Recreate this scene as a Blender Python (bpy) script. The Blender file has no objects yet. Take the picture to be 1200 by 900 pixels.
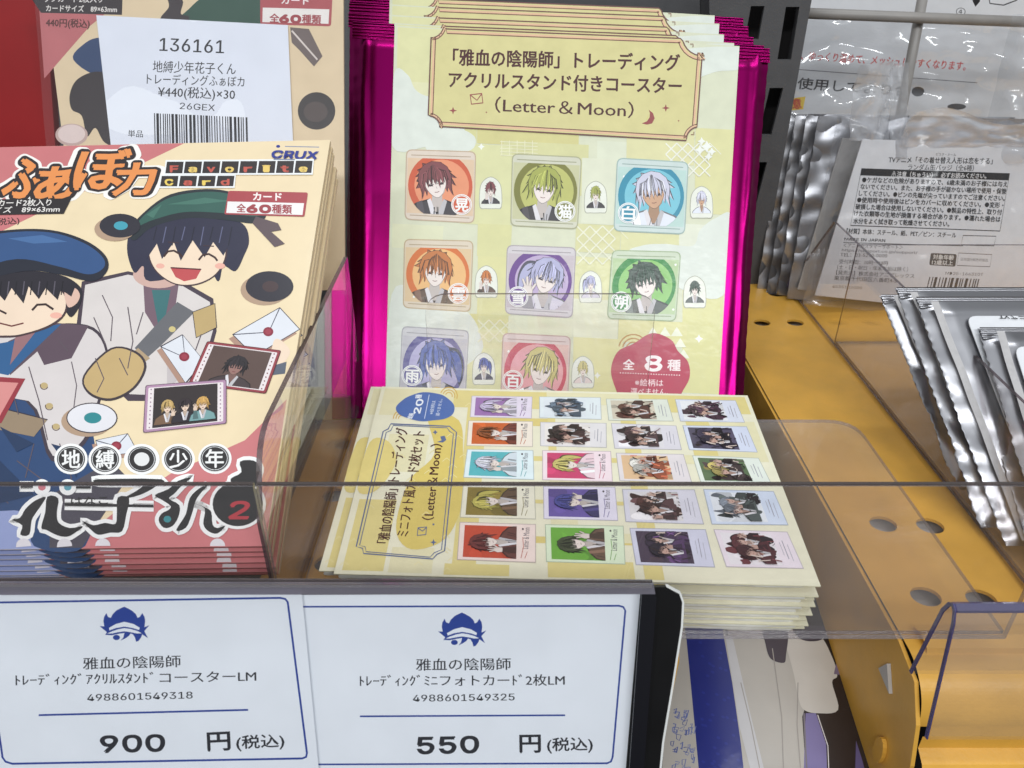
import bpy, bmesh, math, random
from mathutils import Vector, Matrix, noise
from mathutils.geometry import tessellate_polygon

# ------------------------------------------------------------------ camera, light
CAMZ = 0.24                      # height of the lens above the clear trays
F = 900.0                        # focal length, in 1200-px picture units
PITCH = math.radians(30)
sc = bpy.context.scene
COL = sc.collection
cam_d = bpy.data.cameras.new('camera'); cam = bpy.data.objects.new('camera', cam_d); COL.objects.link(cam)
cam_d.sensor_width = 36; cam_d.lens = 36*F/1200
cam_d.clip_start = 0.01; cam_d.clip_end = 20
cam.location = (0, 0, CAMZ); cam.rotation_euler = (math.radians(90)-PITCH, 0, 0)
cam_d.dof.use_dof = True; cam_d.dof.focus_distance = 0.36; cam_d.dof.aperture_fstop = 36
sc.camera = cam

w = bpy.data.worlds.new('World'); sc.world = w; w.use_nodes = True
nt = w.node_tree; bg = nt.nodes['Background']
tc = nt.nodes.new('ShaderNodeTexCoord'); sep = nt.nodes.new('ShaderNodeSeparateXYZ')
nt.links.new(tc.outputs['Generated'], sep.inputs[0])
rp = nt.nodes.new('ShaderNodeValToRGB')
rp.color_ramp.elements[0].position = 0.25; rp.color_ramp.elements[0].color = (.05, .048, .045, 1)
rp.color_ramp.elements[1].position = 0.95; rp.color_ramp.elements[1].color = (.62, .65, .68, 1)
e = rp.color_ramp.elements.new(0.55); e.color = (.26, .26, .26, 1)
mp = nt.nodes.new('ShaderNodeMath'); mp.operation = 'MULTIPLY_ADD'; mp.inputs[1].default_value = .5; mp.inputs[2].default_value = .5
nt.links.new(sep.outputs['Z'], mp.inputs[0]); nt.links.new(mp.outputs[0], rp.inputs[0])
nt.links.new(rp.outputs[0], bg.inputs[0]); bg.inputs[1].default_value = 0.9

def area(name, loc, rot, sx, sy, power, col):
    d = bpy.data.lights.new(name, 'AREA'); d.shape = 'RECTANGLE'; d.size = sx; d.size_y = sy
    d.energy = power; d.color = col
    o = bpy.data.objects.new(name, d); COL.objects.link(o); o.location = loc; o.rotation_euler = rot
    return o
# rows of ceiling fluorescent tubes over the aisle and over the shelf
area('ceiling_tube', (-0.65, -1.5, 1.45), (math.radians(44), math.radians(-8), 0), 1.2, .14, 19.5, (.95, .98, 1))
area('ceiling_tube', (0.8, -1.25, 1.5), (math.radians(38), math.radians(12), 0), 1.2, .14, 17, (.95, .98, 1))
area('ceiling_tube', (0.1, 0.3, 1.85), (0, 0, 0), 1.2, .14, 7.5, (.95, .98, 1))
sc.view_settings.view_transform = 'Standard'; sc.view_settings.look = 'None'
sc.view_settings.exposure = 0.0; sc.view_settings.gamma = 1
sc.cycles.transparent_max_bounces = 32; sc.cycles.max_bounces = 10

# ------------------------------------------------------------------ projection helpers
CP = Vector((0, 0, CAMZ))
FW = Vector((0, math.cos(PITCH), -math.sin(PITCH))); UP = Vector((0, math.sin(PITCH), math.cos(PITCH)))
RT = Vector((1, 0, 0))
def ray(x, y): return FW + RT*((x-600)/F) - UP*((y-450)/F)
def at_y(x, y, Y): d = ray(x, y); return CP + d*(Y/d.y)
def at_z(x, y, Z): d = ray(x, y); return CP + d*((Z-CAMZ)/d.z)
class Pl:
    """a flat face of a real thing: origin, right axis, up axis"""
    def __init__(s, P0, phi, yaw=0, roll=0):
        s.o = Vector(P0); p = math.radians(phi); a = math.radians(yaw); r = math.radians(roll)
        ex = Vector((math.cos(a), math.sin(a), 0)); ey = Vector((-math.sin(a)*math.cos(p), math.cos(a)*math.cos(p), math.sin(p)))
        s.ex = ex*math.cos(r)+ey*math.sin(r); s.ey = ey*math.cos(r)-ex*math.sin(r)
        s.n = s.ex.cross(s.ey)
    def uv(s, x, y, w=0):
        d = ray(x, y); t = (s.o + s.n*w - CP).dot(s.n)/d.dot(s.n); q = CP+d*t-s.o
        return (q.dot(s.ex), q.dot(s.ey))
    def pt(s, u, v, w=0): return s.o + s.ex*u + s.ey*v + s.n*w
    def px(s, x, y, w=0): u, v = s.uv(x, y, w); return s.pt(u, v, w)

# ------------------------------------------------------------------ materials
def lin(c):
    r = []
    for k in c[:3]:
        k = k/255.0; r.append(k/12.92 if k <= .04045 else ((k+.055)/1.055)**2.4)
    return r
def mat(name, base=(200,200,200), rough=.5, metal=0, bump=0, bscale=200, var=0, vscale=60, coat=0, attr=False, spec=.5, detail=3, bdist=.001):
    m = bpy.data.materials.new(name); m.use_nodes = True; nt = m.node_tree; b = nt.nodes['Principled BSDF']
    b.inputs['Roughness'].default_value = rough; b.inputs['Metallic'].default_value = metal
    b.inputs['Coat Weight'].default_value = coat; b.inputs['Coat Roughness'].default_value = .12
    b.inputs['Specular IOR Level'].default_value = spec
    t = nt.nodes.new('ShaderNodeTexCoord')
    if attr:
        a = nt.nodes.new('ShaderNodeVertexColor'); a.layer_name = 'Col'; src = a.outputs[0]
    else:
        a = nt.nodes.new('ShaderNodeRGB'); a.outputs[0].default_value = (*lin(base), 1); src = a.outputs[0]
    if var:
        n = nt.nodes.new('ShaderNodeTexNoise'); n.inputs['Scale'].default_value = vscale; n.inputs['Detail'].default_value = 6
        nt.links.new(t.outputs['Object'], n.inputs[0])
        mr = nt.nodes.new('ShaderNodeMapRange'); mr.inputs[1].default_value = .3; mr.inputs[2].default_value = .7
        mr.inputs[3].default_value = 1-var; mr.inputs[4].default_value = 1+var*.4
        nt.links.new(n.outputs[0], mr.inputs[0])
        mx = nt.nodes.new('ShaderNodeVectorMath'); mx.operation = 'SCALE'
        nt.links.new(src, mx.inputs[0]); nt.links.new(mr.outputs[0], mx.inputs['Scale']); src = mx.outputs[0]
        mr2 = nt.nodes.new('ShaderNodeMapRange'); mr2.inputs[3].default_value = max(0, rough-.08); mr2.inputs[4].default_value = min(1, rough+.1)
        nt.links.new(n.outputs[0], mr2.inputs[0]); nt.links.new(mr2.outputs[0], b.inputs['Roughness'])
    nt.links.new(src, b.inputs['Base Color'])
    if bump:
        n = nt.nodes.new('ShaderNodeTexNoise'); n.inputs['Scale'].default_value = bscale; n.inputs['Detail'].default_value = detail
        nt.links.new(t.outputs['Object'], n.inputs[0])
        bp = nt.nodes.new('ShaderNodeBump'); bp.inputs['Strength'].default_value = bump; bp.inputs['Distance'].default_value = bdist
        nt.links.new(n.outputs[0], bp.inputs['Height'])
        nt.links.new(bp.outputs[0], b.inputs['Coat Normal' if coat else 'Normal'])
    return m
def clear(name, tint=(240,240,240), refl=.06, rough=.03, haze=0.0, bump=0, bscale=80, hazecol=(220,220,225)):
    m = bpy.data.materials.new(name); m.use_nodes = True; nt = m.node_tree
    for n in list(nt.nodes): nt.nodes.remove(n)
    out = nt.nodes.new('ShaderNodeOutputMaterial'); tr = nt.nodes.new('ShaderNodeBsdfTransparent'); tr.inputs[0].default_value = (*lin(tint), 1)
    gl = nt.nodes.new('ShaderNodeBsdfGlossy'); gl.inputs['Roughness'].default_value = rough; gl.inputs[0].default_value = (1, 1, 1, 1)
    fr = nt.nodes.new('ShaderNodeLayerWeight'); fr.inputs[0].default_value = .5
    pw = nt.nodes.new('ShaderNodeMath'); pw.operation = 'POWER'; pw.inputs[1].default_value = 4.5
    nt.links.new(fr.outputs['Facing'], pw.inputs[0])
    ma = nt.nodes.new('ShaderNodeMath'); ma.operation = 'MULTIPLY_ADD'; ma.inputs[1].default_value = .75; ma.inputs[2].default_value = refl; ma.use_clamp = True
    nt.links.new(pw.outputs[0], ma.inputs[0])
    mx = nt.nodes.new('ShaderNodeMixShader'); nt.links.new(ma.outputs[0], mx.inputs[0])
    base = tr.outputs[0]
    if haze:
        df = nt.nodes.new('ShaderNodeBsdfDiffuse'); df.inputs[0].default_value = (*lin(hazecol), 1)
        m2 = nt.nodes.new('ShaderNodeMixShader'); m2.inputs[0].default_value = haze
        nt.links.new(tr.outputs[0], m2.inputs[1]); nt.links.new(df.outputs[0], m2.inputs[2]); base = m2.outputs[0]
    nt.links.new(base, mx.inputs[1]); nt.links.new(gl.outputs[0], mx.inputs[2]); nt.links.new(mx.outputs[0], out.inputs[0])
    if bump:
        t = nt.nodes.new('ShaderNodeTexCoord'); n = nt.nodes.new('ShaderNodeTexNoise'); n.inputs['Scale'].default_value = bscale; n.inputs['Detail'].default_value = 2
        nt.links.new(t.outputs['Object'], n.inputs[0])
        bp = nt.nodes.new('ShaderNodeBump'); bp.inputs['Strength'].default_value = bump; bp.inputs['Distance'].default_value = .003
        nt.links.new(n.outputs[0], bp.inputs['Height']); nt.links.new(bp.outputs[0], gl.inputs['Normal']); nt.links.new(bp.outputs[0], fr.inputs['Normal'])
    return m
M = {}
M['print'] = mat('printed_paper', rough=.42, attr=True, var=.05, vscale=150, bump=.08, bscale=900)
M['film'] = mat('printed_card_in_film', rough=.4, attr=True, coat=.1, bump=.3, bscale=140, var=.06, vscale=120)
M['sleeve'] = mat('printed_pack_face', rough=.32, attr=True, coat=.25, bump=.25, bscale=60, var=.04, vscale=90)
M['tag'] = mat('price_card_paper', rough=.5, attr=True, var=.03, vscale=60, coat=.25, bump=.12, bscale=40)
M['edge'] = mat('pack_edges', (222,216,196), .5, attr=True, var=.1, vscale=300)
M['foil'] = mat('magenta_foil', (136,10,88), .28, 1, bump=.05, bscale=40, bdist=.002)
M['silver'] = mat('silver_foil', (168,168,172), .3, 1, bump=.06, bscale=50, bdist=.002)
M['yellow'] = mat('yellow_painted_steel', (224,170,70), .36, var=.16, vscale=35, bump=.1, bscale=500)
M['grey'] = mat('grey_powder_coat', (84,84,86), .55, var=.1, vscale=90, bump=.15, bscale=900)
M['wire'] = mat('grey_wire_coat', (150,146,142), .4, var=.12, vscale=60)
M['black'] = mat('black_card', (16,16,18), .35, var=.15)
M['dark'] = mat('dark_shade_filler', (30,28,28), .8)  # near-black filler, the shade of the gaps put into its colour
M['red'] = mat('red_card', (150,8,14), .45, var=.12, vscale=30)
M['white'] = mat('white_card', (225,226,224), .5, var=.05)
M['inner'] = mat('lit_hole_grey', (196,192,188), .45, .1, var=.1)  # pale grey carries the lit look of the holes in its colour
M['silver2'] = mat('dull_foil_bag', (176,176,180), .38, .85, bump=.1, bscale=60, bdist=.002)
M['acr'] = clear('clear_acrylic', (253,252,252), .035, .03, .012)
M['acr2'] = clear('clear_acrylic_base', (252,251,250), .045, .06, .05, hazecol=(235,235,238))
M['acredge'] = clear('acrylic_cut_edge', (122,110,114), .05, .2, .22, hazecol=(140,130,134))
M['lipedge'] = clear('acrylic_lip_edge', (150,138,136), .06, .2, .25, hazecol=(150,140,138))
M['acrpale'] = clear('acrylic_cut_edge_pale', (190,186,192), .12, .2, .25, hazecol=(190,186,192))
M['purple'] = clear('violet_acrylic_edge', (126,120,172), .08, .15, .4, hazecol=(104,98,158))
M['bag'] = clear('clear_bag_film', (249,250,251), .075, .1, .08, bump=.45, bscale=45)
M['flapfilm'] = clear('creased_bag_film', (247,248,250), .13, .12, .42, bump=.6, bscale=60, hazecol=(228,230,234))
M['sleevefilm'] = clear('clear_sleeve_film', (250,250,251), .03, .22, .015, bump=.06, bscale=18)
M['rail'] = clear('smoked_clear_plastic', (170,166,178), .08, .12, .35, hazecol=(170,166,180))
M['dkfilm'] = clear('smoked_sleeve_end', (70,72,84), .06, .1, .15, hazecol=(60,62,76))

# ------------------------------------------------------------------ object helpers
def thing(name, label, cat, loc, group=None):
    o = bpy.data.objects.new(name, None); COL.objects.link(o); o.location = loc; o.empty_display_size = .02
    o['label'] = label; o['category'] = cat
    if group: o['group'] = group
    return o
class MB:
    def __init__(s): s.v = []; s.f = []; s.m = []; s.c = []; s.smooth = False
    def face(s, pts, m=0, c=(1, 1, 1)):
        b = len(s.v); s.v += [Vector(p) for p in pts]; s.f.append(list(range(b, b+len(pts)))); s.m.append(m); s.c.append(c)
    def prism(s, pts, vec, m=0, c=(1,1,1), me=None, ce=None):
        """closed outline pts (3-D) pushed along vec"""
        pts = [Vector(p) for p in pts]; vec = Vector(vec); top = [p+vec for p in pts]
        s.face(pts[::-1], m, c); s.face(top, m, c)
        for i in range(len(pts)):
            j = (i+1) % len(pts); s.face([pts[i], pts[j], top[j], top[i]], m if me is None else me, c if ce is None else ce)
    def box(s, a, b, m=0, me=None, c=(1,1,1)):
        x0, y0, z0 = a; x1, y1, z1 = b
        s.prism([(x0,y0,z0),(x1,y0,z0),(x1,y1,z0),(x0,y1,z0)], (0,0,z1-z0), m, c, me)
    def grid(s, fn, nu, nv, m=0, c=(1,1,1)):
        b = len(s.v)
        for j in range(nv+1):
            for i in range(nu+1): s.v.append(Vector(fn(i/nu, j/nv)))
        for j in range(nv):
            for i in range(nu):
                k = b+j*(nu+1)+i; s.f.append([k, k+1, k+nu+2, k+nu+1]); s.m.append(m); s.c.append(c)
    def tube(s, a, b, r, n=14, m=0):
        a = Vector(a); b = Vector(b); d = (b-a).normalized(); x = d.orthogonal().normalized(); y = d.cross(x)
        ra = [a+x*math.cos(t)*r+y*math.sin(t)*r for t in [2*math.pi*i/n for i in range(n)]]
        s.prism(ra, b-a, m)
    def slab(s, pl, uv, t, m=0, c=(1,1,1), ins=.0006, w0=0, sides={}):
        """thin soft-edged pack: outline uv on plane, thickness t below it"""
        cu = sum(p[0] for p in uv)/len(uv); cv = sum(p[1] for p in uv)/len(uv)
        def ring(k, w):
            r = []
            for u, v in uv:
                d = math.hypot(u-cu, v-cv); f = (d-k*1.4)/d; r.append(pl.pt(cu+(u-cu)*f, cv+(v-cv)*f, w))
            return r
        R = [ring(ins, w0), ring(ins*.25, w0-t*.2), ring(0, w0-t*.5), ring(ins*.25, w0-t*.8), ring(ins, w0-t)]
        s.face(R[0], m, c); s.face(R[-1][::-1], m, c)
        for a, b in zip(R, R[1:]):
            for i in range(len(a)):
                j = (i+1) % len(a); s.face([b[i], b[j], a[j], a[i]], m, sides.get(i, c))
    def build(s, name, mats, parent=None, smooth=False, weld=False):
        loc = parent.location if parent else Vector((0, 0, 0))
        pp = parent.parent if parent is not None else None
        if pp is not None: loc = pp.location
        me = bpy.data.meshes.new(name); me.from_pydata([p-loc for p in s.v], [], s.f)
        for k in mats: me.materials.append(M[k])
        me.polygons.foreach_set('material_index', s.m)
        ca = me.color_attributes.new('Col', 'FLOAT_COLOR', 'CORNER')
        buf = []
        for p, c in zip(me.polygons, s.c): buf += [c[0], c[1], c[2], 1.0]*p.loop_total
        ca.data.foreach_set('color', buf)
        if weld or smooth:
            bm = bmesh.new(); bm.from_mesh(me); bmesh.ops.remove_doubles(bm, verts=bm.verts, dist=1e-6); bm.to_mesh(me); bm.free()
        if smooth:
            for p in me.polygons: p.use_smooth = True
        o = bpy.data.objects.new(name, me); COL.objects.link(o)
        if parent is not None: o.parent = parent
        return o
def copy_thing(t, label, off=(0,0,0), group=None, rz=0):
    c = t.copy(); COL.objects.link(c); c.location = t.location + Vector(off); c.rotation_euler = (0, 0, rz); c['label'] = label
    if group: c['group'] = group
    for ch in list(t.children):
        d = ch.copy(); COL.objects.link(d); d.parent = c
        for g in ch.children:
            h = g.copy(); COL.objects.link(h); h.parent = d
    return c
def structure(mb, name, mats):
    o = mb.build(name, mats); o['kind'] = 'structure'; return o

# ------------------------------------------------------------------ printing helpers
def crom(pts, n=5):
    out = []; N = len(pts)
    for i in range(N):
        p0, p1, p2, p3 = [Vector(pts[(i+k-1) % N]) for k in range(4)]
        for k in range(n):
            t = k/n
            out.append(tuple(.5*((2*p1)+(p2-p0)*t+(2*p0-5*p1+4*p2-p3)*t*t+(3*p1-p0-3*p2+p3)*t*t*t)))
    return out
def area2(p): return sum(p[i][0]*p[(i+1) % len(p)][1]-p[(i+1) % len(p)][0]*p[i][1] for i in range(len(p)))
def clip_poly(sub, clip):
    if area2(clip) < 0: clip = clip[::-1]
    out = sub
    for i in range(len(clip)):
        a = clip[i]; b = clip[(i+1) % len(clip)]; inp = out; out = []
        if not inp: break
        def side(p): return (b[0]-a[0])*(p[1]-a[1])-(b[1]-a[1])*(p[0]-a[0])
        for k in range(len(inp)):
            p = inp[k]; q = inp[(k+1) % len(inp)]; sp = side(p); sq = side(q)
            if sp >= 0: out.append(p)
            if (sp >= 0) != (sq >= 0):
                t = sp/(sp-sq); out.append((p[0]+(q[0]-p[0])*t, p[1]+(q[1]-p[1])*t))
    return out
_tc = {}
_cu = bpy.data.curves.new('lettering', 'FONT'); _to = bpy.data.objects.new('lettering', _cu)
_ft = None
try:                               # Blender's own interface face for plain numerals
    import os
    _ft = bpy.data.fonts.load(os.path.join(bpy.utils.system_resource('DATAFILES', path='fonts'), 'Inter.woff2'))
except Exception: pass
_bf = _cu.font
_ts = bpy.data.scenes.new('type'); _ts.collection.objects.link(_to)
def glyphs(s, bold, res=2):
    k = (s, bold)
    if k not in _tc:
        if _ft: _cu.font = _ft if (s.isascii() and 'Letter' not in s) else _bf
        _cu.body = s; _cu.offset = bold; _cu.resolution_u = res; _cu.update_tag()
        vl = _ts.view_layers[0]; vl.update(); dg = vl.depsgraph
        ev = _to.evaluated_get(dg); m = ev.to_mesh()
        vs = [(v.co.x, v.co.y) for v in m.vertices]; fs = [list(p.vertices) for p in m.polygons]
        ev.to_mesh_clear(); _tc[k] = (vs, fs)
    return _tc[k]
DZ = 0.000016
class Print:
    """ink layers lying on plane pl; coordinates are picture units, turned into metres on the plane"""
    def __init__(s, pl, w0=0): s.pl = pl; s.mb = MB(); s.boxes = []; s.w0 = w0; s.clip = None
    def layer(s, P):
        xs = [p[0] for p in P]; ys = [p[1] for p in P]; b = (min(xs), min(ys), max(xs), max(ys)); L = 0
        for c in s.boxes:
            if c[4] >= L and not (c[0] >= b[2] or c[2] <= b[0] or c[1] >= b[3] or c[3] <= b[1]): L = c[4]+1
        s.boxes.append((*b, L)); return L
    def tri(s, P, F, col, L):
        c = lin(col); w = s.w0+L*DZ; b = len(s.mb.v)
        for x, y in P: u, v = s.pl.uv(x, y); s.mb.v.append(s.pl.pt(u, v, w))
        for f in F: s.mb.f.append([b+i for i in f]); s.mb.m.append(0); s.mb.c.append(c)
    def poly(s, P, col, L=None):
        P = [tuple(p) for p in P]
        if s.clip: P = clip_poly(P, s.clip)
        if len(P) < 3: return
        if L is None: L = s.layer(P)
        if len(P) <= 4 : 
            T = [tuple(t) for t in tessellate_polygon([[Vector((p[0], p[1], 0)) for p in P]])]
        else: T = [tuple(t) for t in tessellate_polygon([[Vector((p[0], p[1], 0)) for p in P]])]
        T = [t if area2([P[i] for i in t]) < 0 else t[::-1] for t in T]
        s.tri(P, T, col, L)
    def blob(s, P, col, n=5): s.poly(crom(P, n), col)
    def ell(s, cx, cy, rx, ry, col, ang=0, n=28):
        a = math.radians(ang)
        s.poly([(cx+rx*math.cos(t)*math.cos(a)-ry*math.sin(t)*math.sin(a), cy+rx*math.cos(t)*math.sin(a)+ry*math.sin(t)*math.cos(a)) for t in [2*math.pi*i/n for i in range(n)]], col)
    def quad(s, q, col): s.poly(q, col)
    def rrect(s, q, col, r=.12, n=4):
        """rounded quad: r as share of the sides"""
        out = []
        for i in range(4):
            p = Vector(q[i]); a = Vector(q[i-1]); b = Vector(q[(i+1) % 4])
            ra = p+(a-p)*r*min(1, (b-p).length/(a-p).length); rb = p+(b-p)*r*min(1, (a-p).length/(b-p).length)
            for k in range(n+1):
                t = k/n; out.append(tuple(ra*(1-t)**2+p*2*t*(1-t)+rb*t*t))
        s.poly(out, col)
    def line(s, P, wd, col, closed=False):
        P = [Vector(p) for p in P]; n = len(P)
        if n < 2: return
        Lf = []; Rf = []
        for i in range(n):
            a = P[i-1] if (i > 0 or closed) else P[i]; b = P[(i+1) % n] if (i < n-1 or closed) else P[i]
            d = (b-a); d = d.normalized() if d.length > 1e-9 else Vector((1, 0)); nn = Vector((-d.y, d.x))*wd/2
            Lf.append(tuple(P[i]+nn)); Rf.append(tuple(P[i]-nn))
        if s.clip:
            for i in range(n-1): s.poly([Lf[i], Lf[i+1], Rf[i+1], Rf[i]], col)
            return
        L = s.layer(Lf+Rf); V = Lf+Rf
        Fs = []
        for i in range(n if closed else n-1):
            j = (i+1) % n; f = (i, j, n+j, n+i); Fs.append(f if area2([V[k] for k in f]) < 0 else f[::-1])
        s.tri(V, Fs, col, L)
    def text(s, st, a, b, em, col, bold=0.0, up=None, fit=True):
        vs, fs = glyphs(st, 0)
        if not vs: return
        x0 = min(v[0] for v in vs); x1 = max(v[0] for v in vs)
        a = Vector(a); b = Vector(b); d = b-a
        if up is None: up = Vector((d.y, -d.x)).normalized()*em
        else: up = Vector(up)
        rt = d.normalized()*up.length
        # heavier strokes: the same glyphs struck several times, slightly shifted
        if bold == 0: sh = [(0, 0)]
        elif bold < .018: sh = [(-bold*.8, 0), (bold*.8, 0)]
        elif bold < .06: sh = [(-bold, bold*.6), (bold, bold*.6), (0, -bold)]
        else: sh = [(bold*math.cos(q), bold*math.sin(q)) for q in [2*math.pi*k/28 for k in range(28)]]+[(bold*.5*math.cos(q), bold*.5*math.sin(q)) for q in [2*math.pi*k/8 for k in range(8)]]
        P0 = []
        for x, y in vs:
            p = a+d*((x-x0)/(x1-x0))+up*y; P0.append(p)
        e_ = bold*up.length*1.1
        L = s.layer([(p.x+q, p.y+r) for p in (P0[0::3]+[P0[-1]]+[min(P0, key=lambda v: v.x), max(P0, key=lambda v: v.x), min(P0, key=lambda v: v.y), max(P0, key=lambda v: v.y)]) for q in (-e_, e_) for r in (-e_, e_)])
        for i, (sx, sy) in enumerate(sh):
            o = rt*sx+up*sy; P = [(p.x+o.x, p.y+o.y) for p in P0]
            Fs = [f if area2([P[k] for k in f]) < 0 else f[::-1] for f in fs]
            s.tri(P, Fs, col, L+i*.025)
    def build(s, name, mt, parent): return s.mb.build(name, [mt], parent)

def bil(q, a, b):
    """a,b in -1..1 (b up) inside quad TL,TR,BR,BL"""
    s = (a+1)/2; t = (1-b)/2
    top = Vector(q[0])*(1-s)+Vector(q[1])*s; bot = Vector(q[3])*(1-s)+Vector(q[2])*s
    r = top*(1-t)+bot*t; return (r.x, r.y)
def shade(c, k): return tuple(max(0, min(255, v*k)) for v in c)

def bust(P, Mf, hair, cloth, seed, skin=(236,222,214), inner=(225,222,226), detail=2, style=0, tilt=0.0, px=1.0):
    """a plain invented figure, head and shoulders"""
    R = random.Random(seed); ca, sa = math.cos(tilt), math.sin(tilt)
    def T(pts, head=True):
        out = []
        for a, b in pts:
            if head: a, b = a*ca-(b+.2)*sa, (b+.2)*ca+a*sa-.2
            out.append(Mf(a, b))
        return out
    dk = shade(hair, .42); lt = tuple(min(255, v*1.15+14) for v in hair)
    # hair behind the head
    if style in (1, 3):
        sd = 1 if style == 1 else -1
        P.poly(crom(T([(sd*.3,.5),(sd*.72,.45),(sd*.86,.0),(sd*.72,-.55),(sd*.6,-.25),(sd*.45,.1)]), 4), dk)
        P.poly(crom(T([(sd*.3,.45),(sd*.66,.38),(sd*.8,.0),(sd*.7,-.45),(sd*.57,-.15),(sd*.45,.1)]), 4), hair)
    pts = []; n = 13
    for i in range(n):
        t = math.radians(-18+216*i/(n-1)); lo = max(0, -math.sin(t)+.35)
        a_, b_ = math.cos(t), math.sin(t); pts.append((.47*a_, .2+.5*b_))
        t2 = t+math.radians(9); tip = R.uniform(.54, .68); down = R.uniform(.02, .2)*(1.3-max(0, b_))
        if i < n-1: pts.append((tip*math.cos(t2)*.95, .18+tip*math.sin(t2)*.98-down))
    pts = pts+[(-.42,-.02),(-.46,-.3-R.uniform(0,.12)),(-.33,-.02),(-.3,-.22),(-.2,.1),(.2,.1),(.3,-.2),(.33,-.04),(.45,-.28-R.uniform(0,.12)),(.42,0)]
    P.poly(T([(a*1.07, .2+(b-.2)*1.06) for a, b in pts]), dk)
    P.poly(T(pts), hair)
    # neck, coat, collar
    sh = shade(skin, .82)
    P.poly(T([(-.13,-.1),(.13,-.1),(.2,-.75),(-.2,-.75)], False), sh)
    co = [(-1.1,-1.2),(-.95,-.72),(-.62,-.5),(-.2,-.36),(-.05,-.75),(.05,-.75),(.2,-.36),(.62,-.5),(.95,-.72),(1.1,-1.2)]
    P.poly(T(co, False), shade(cloth, .5)); P.poly(T([(a*.96, b-.04) for a, b in co], False), cloth)
    P.poly(T([(-.2,-.36),(-.3,-.42),(-.1,-1.1),(.0,-1.1),(-.02,-.82)], False), inner)
    P.poly(T([(.2,-.36),(.3,-.42),(.12,-1.1),(.0,-1.1),(.02,-.82)], False), shade(inner, .85))
    if detail > 1:
        for k in range(5):
            x = R.uniform(-.8, .8); P.line(T([(x, -.6-abs(x)*.2), (x+R.uniform(-.12,.12), -1.05)], False), 1.0*px, shade(cloth, .45))
        P.poly(T([(-.62,-.5),(-.45,-.43),(-.3,-1.1),(-.5,-1.1)], False), shade(cloth, 1.35))
    # face
    fc = [(-.3,.25),(-.3,.02),(-.2,-.18),(-.06,-.31),(.06,-.31),(.2,-.18),(.3,.02),(.3,.25),(.15,.42),(-.15,.42)]
    P.poly(crom(T([(a*1.05, b*1.04) for a, b in fc]), 2), shade(skin, .45)); P.poly(crom(T(fc), 3), skin)
    if detail > 0:
        for sx in (-1, 1):
            P.poly(T([(sx*.22,.03),(sx*.08,.02),(sx*.1,.075),(sx*.2,.09)]), (60,45,50))
            if detail > 1:
                P.line(T([(sx*.23,.06),(sx*.15,.11),(sx*.06,.07)]), .9*px, (40,28,32))
        P.line(T([(-.07,-.16),(0,-.175),(.07,-.155)]), .9*px, (120,60,60))
        if detail > 1: P.poly(T([(.12,-.3),(.29,-.02),(.22,-.2)]), shade(skin, .8)); P.line(T([(.0,.0),(.02,-.07)]), .6*px, shade(skin, .6))
    if R.random() < .55 and detail > 0:      # a raised hand beside the face
        hx = R.choice([-1, 1])*R.uniform(.42, .6); hy = R.uniform(-.35, -.05)
        P.poly(T([(hx-.13,hy-.3),(hx+.13,hy-.3),(hx+.26,-1.1),(hx-.2,-1.1)], False), shade(cloth, .7))
        for pts_ in ([(-.14,-.3),(.13,-.3),(.16,-.08),(.12,.02),(-.1,.04),(-.18,-.1)], [(-.12,.0),(-.2,.2),(-.14,.22),(-.05,.03)], [(-.05,.02),(-.07,.28),(0,.29),(.03,.02)], [(.02,.02),(.07,.26),(.13,.24),(.1,0)], [(.1,-.05),(.22,.1),(.26,.05),(.15,-.12)]):
            P.poly(T([(hx+a, hy+b) for a, b in pts_], False), shade(skin, .96)); 
            if detail > 1: P.line(T([(hx+a, hy+b) for a, b in pts_], False), .5*px, shade(skin, .45))
    # fringe
    m = 9; low = []
    for i in range(m*2+1):
        t = -1+2*i/(m*2); a = .5*t
        low.append((a, (.0 if i % 2 else .26)+R.uniform(-.06, .06)-(.16*abs(t)**2 if i % 2 else 0)))
    top = [(.5,.3),(.44,.52),(.26,.69),(0,.76),(-.26,.69),(-.44,.52),(-.5,.3)]
    P.poly(T([(a*1.03, b-.012) for a, b in low]+top), dk)
    P.poly(T([(a, b+.02) for a, b in low]+[(a*.97, b*.985) for a, b in top]), hair)
    if detail > 0:
        for k in range(6 if detail == 1 else 24):
            a = R.uniform(-.4, .4); c = R.choice([dk, dk, lt, lt, shade(hair, .7)])
            b0 = .66-abs(a)*.5; P.line(T([(a*.55, b0), (a*.9, .42), (a*1.08+R.uniform(-.03,.03), .14+R.uniform(-.1,.06))]), (1.0 if detail > 1 else .7)*px, c)

# ================================================================== THE SETTING
ZB = CAMZ-.223                   # height of the clear tray floors
ZA = CAMZ-.235                   # top of the shelf arms
mb = MB(); mb.box((-.9, .05, ZA-.24), (.9, .9, ZA-.235)); structure(mb, 'lower_shelf_floor', ['dark'])
mb = MB(); mb.box((-.9, .78, ZA-.25), (.9, .80, .75)); structure(mb, 'back_wall', ['grey'])

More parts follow.
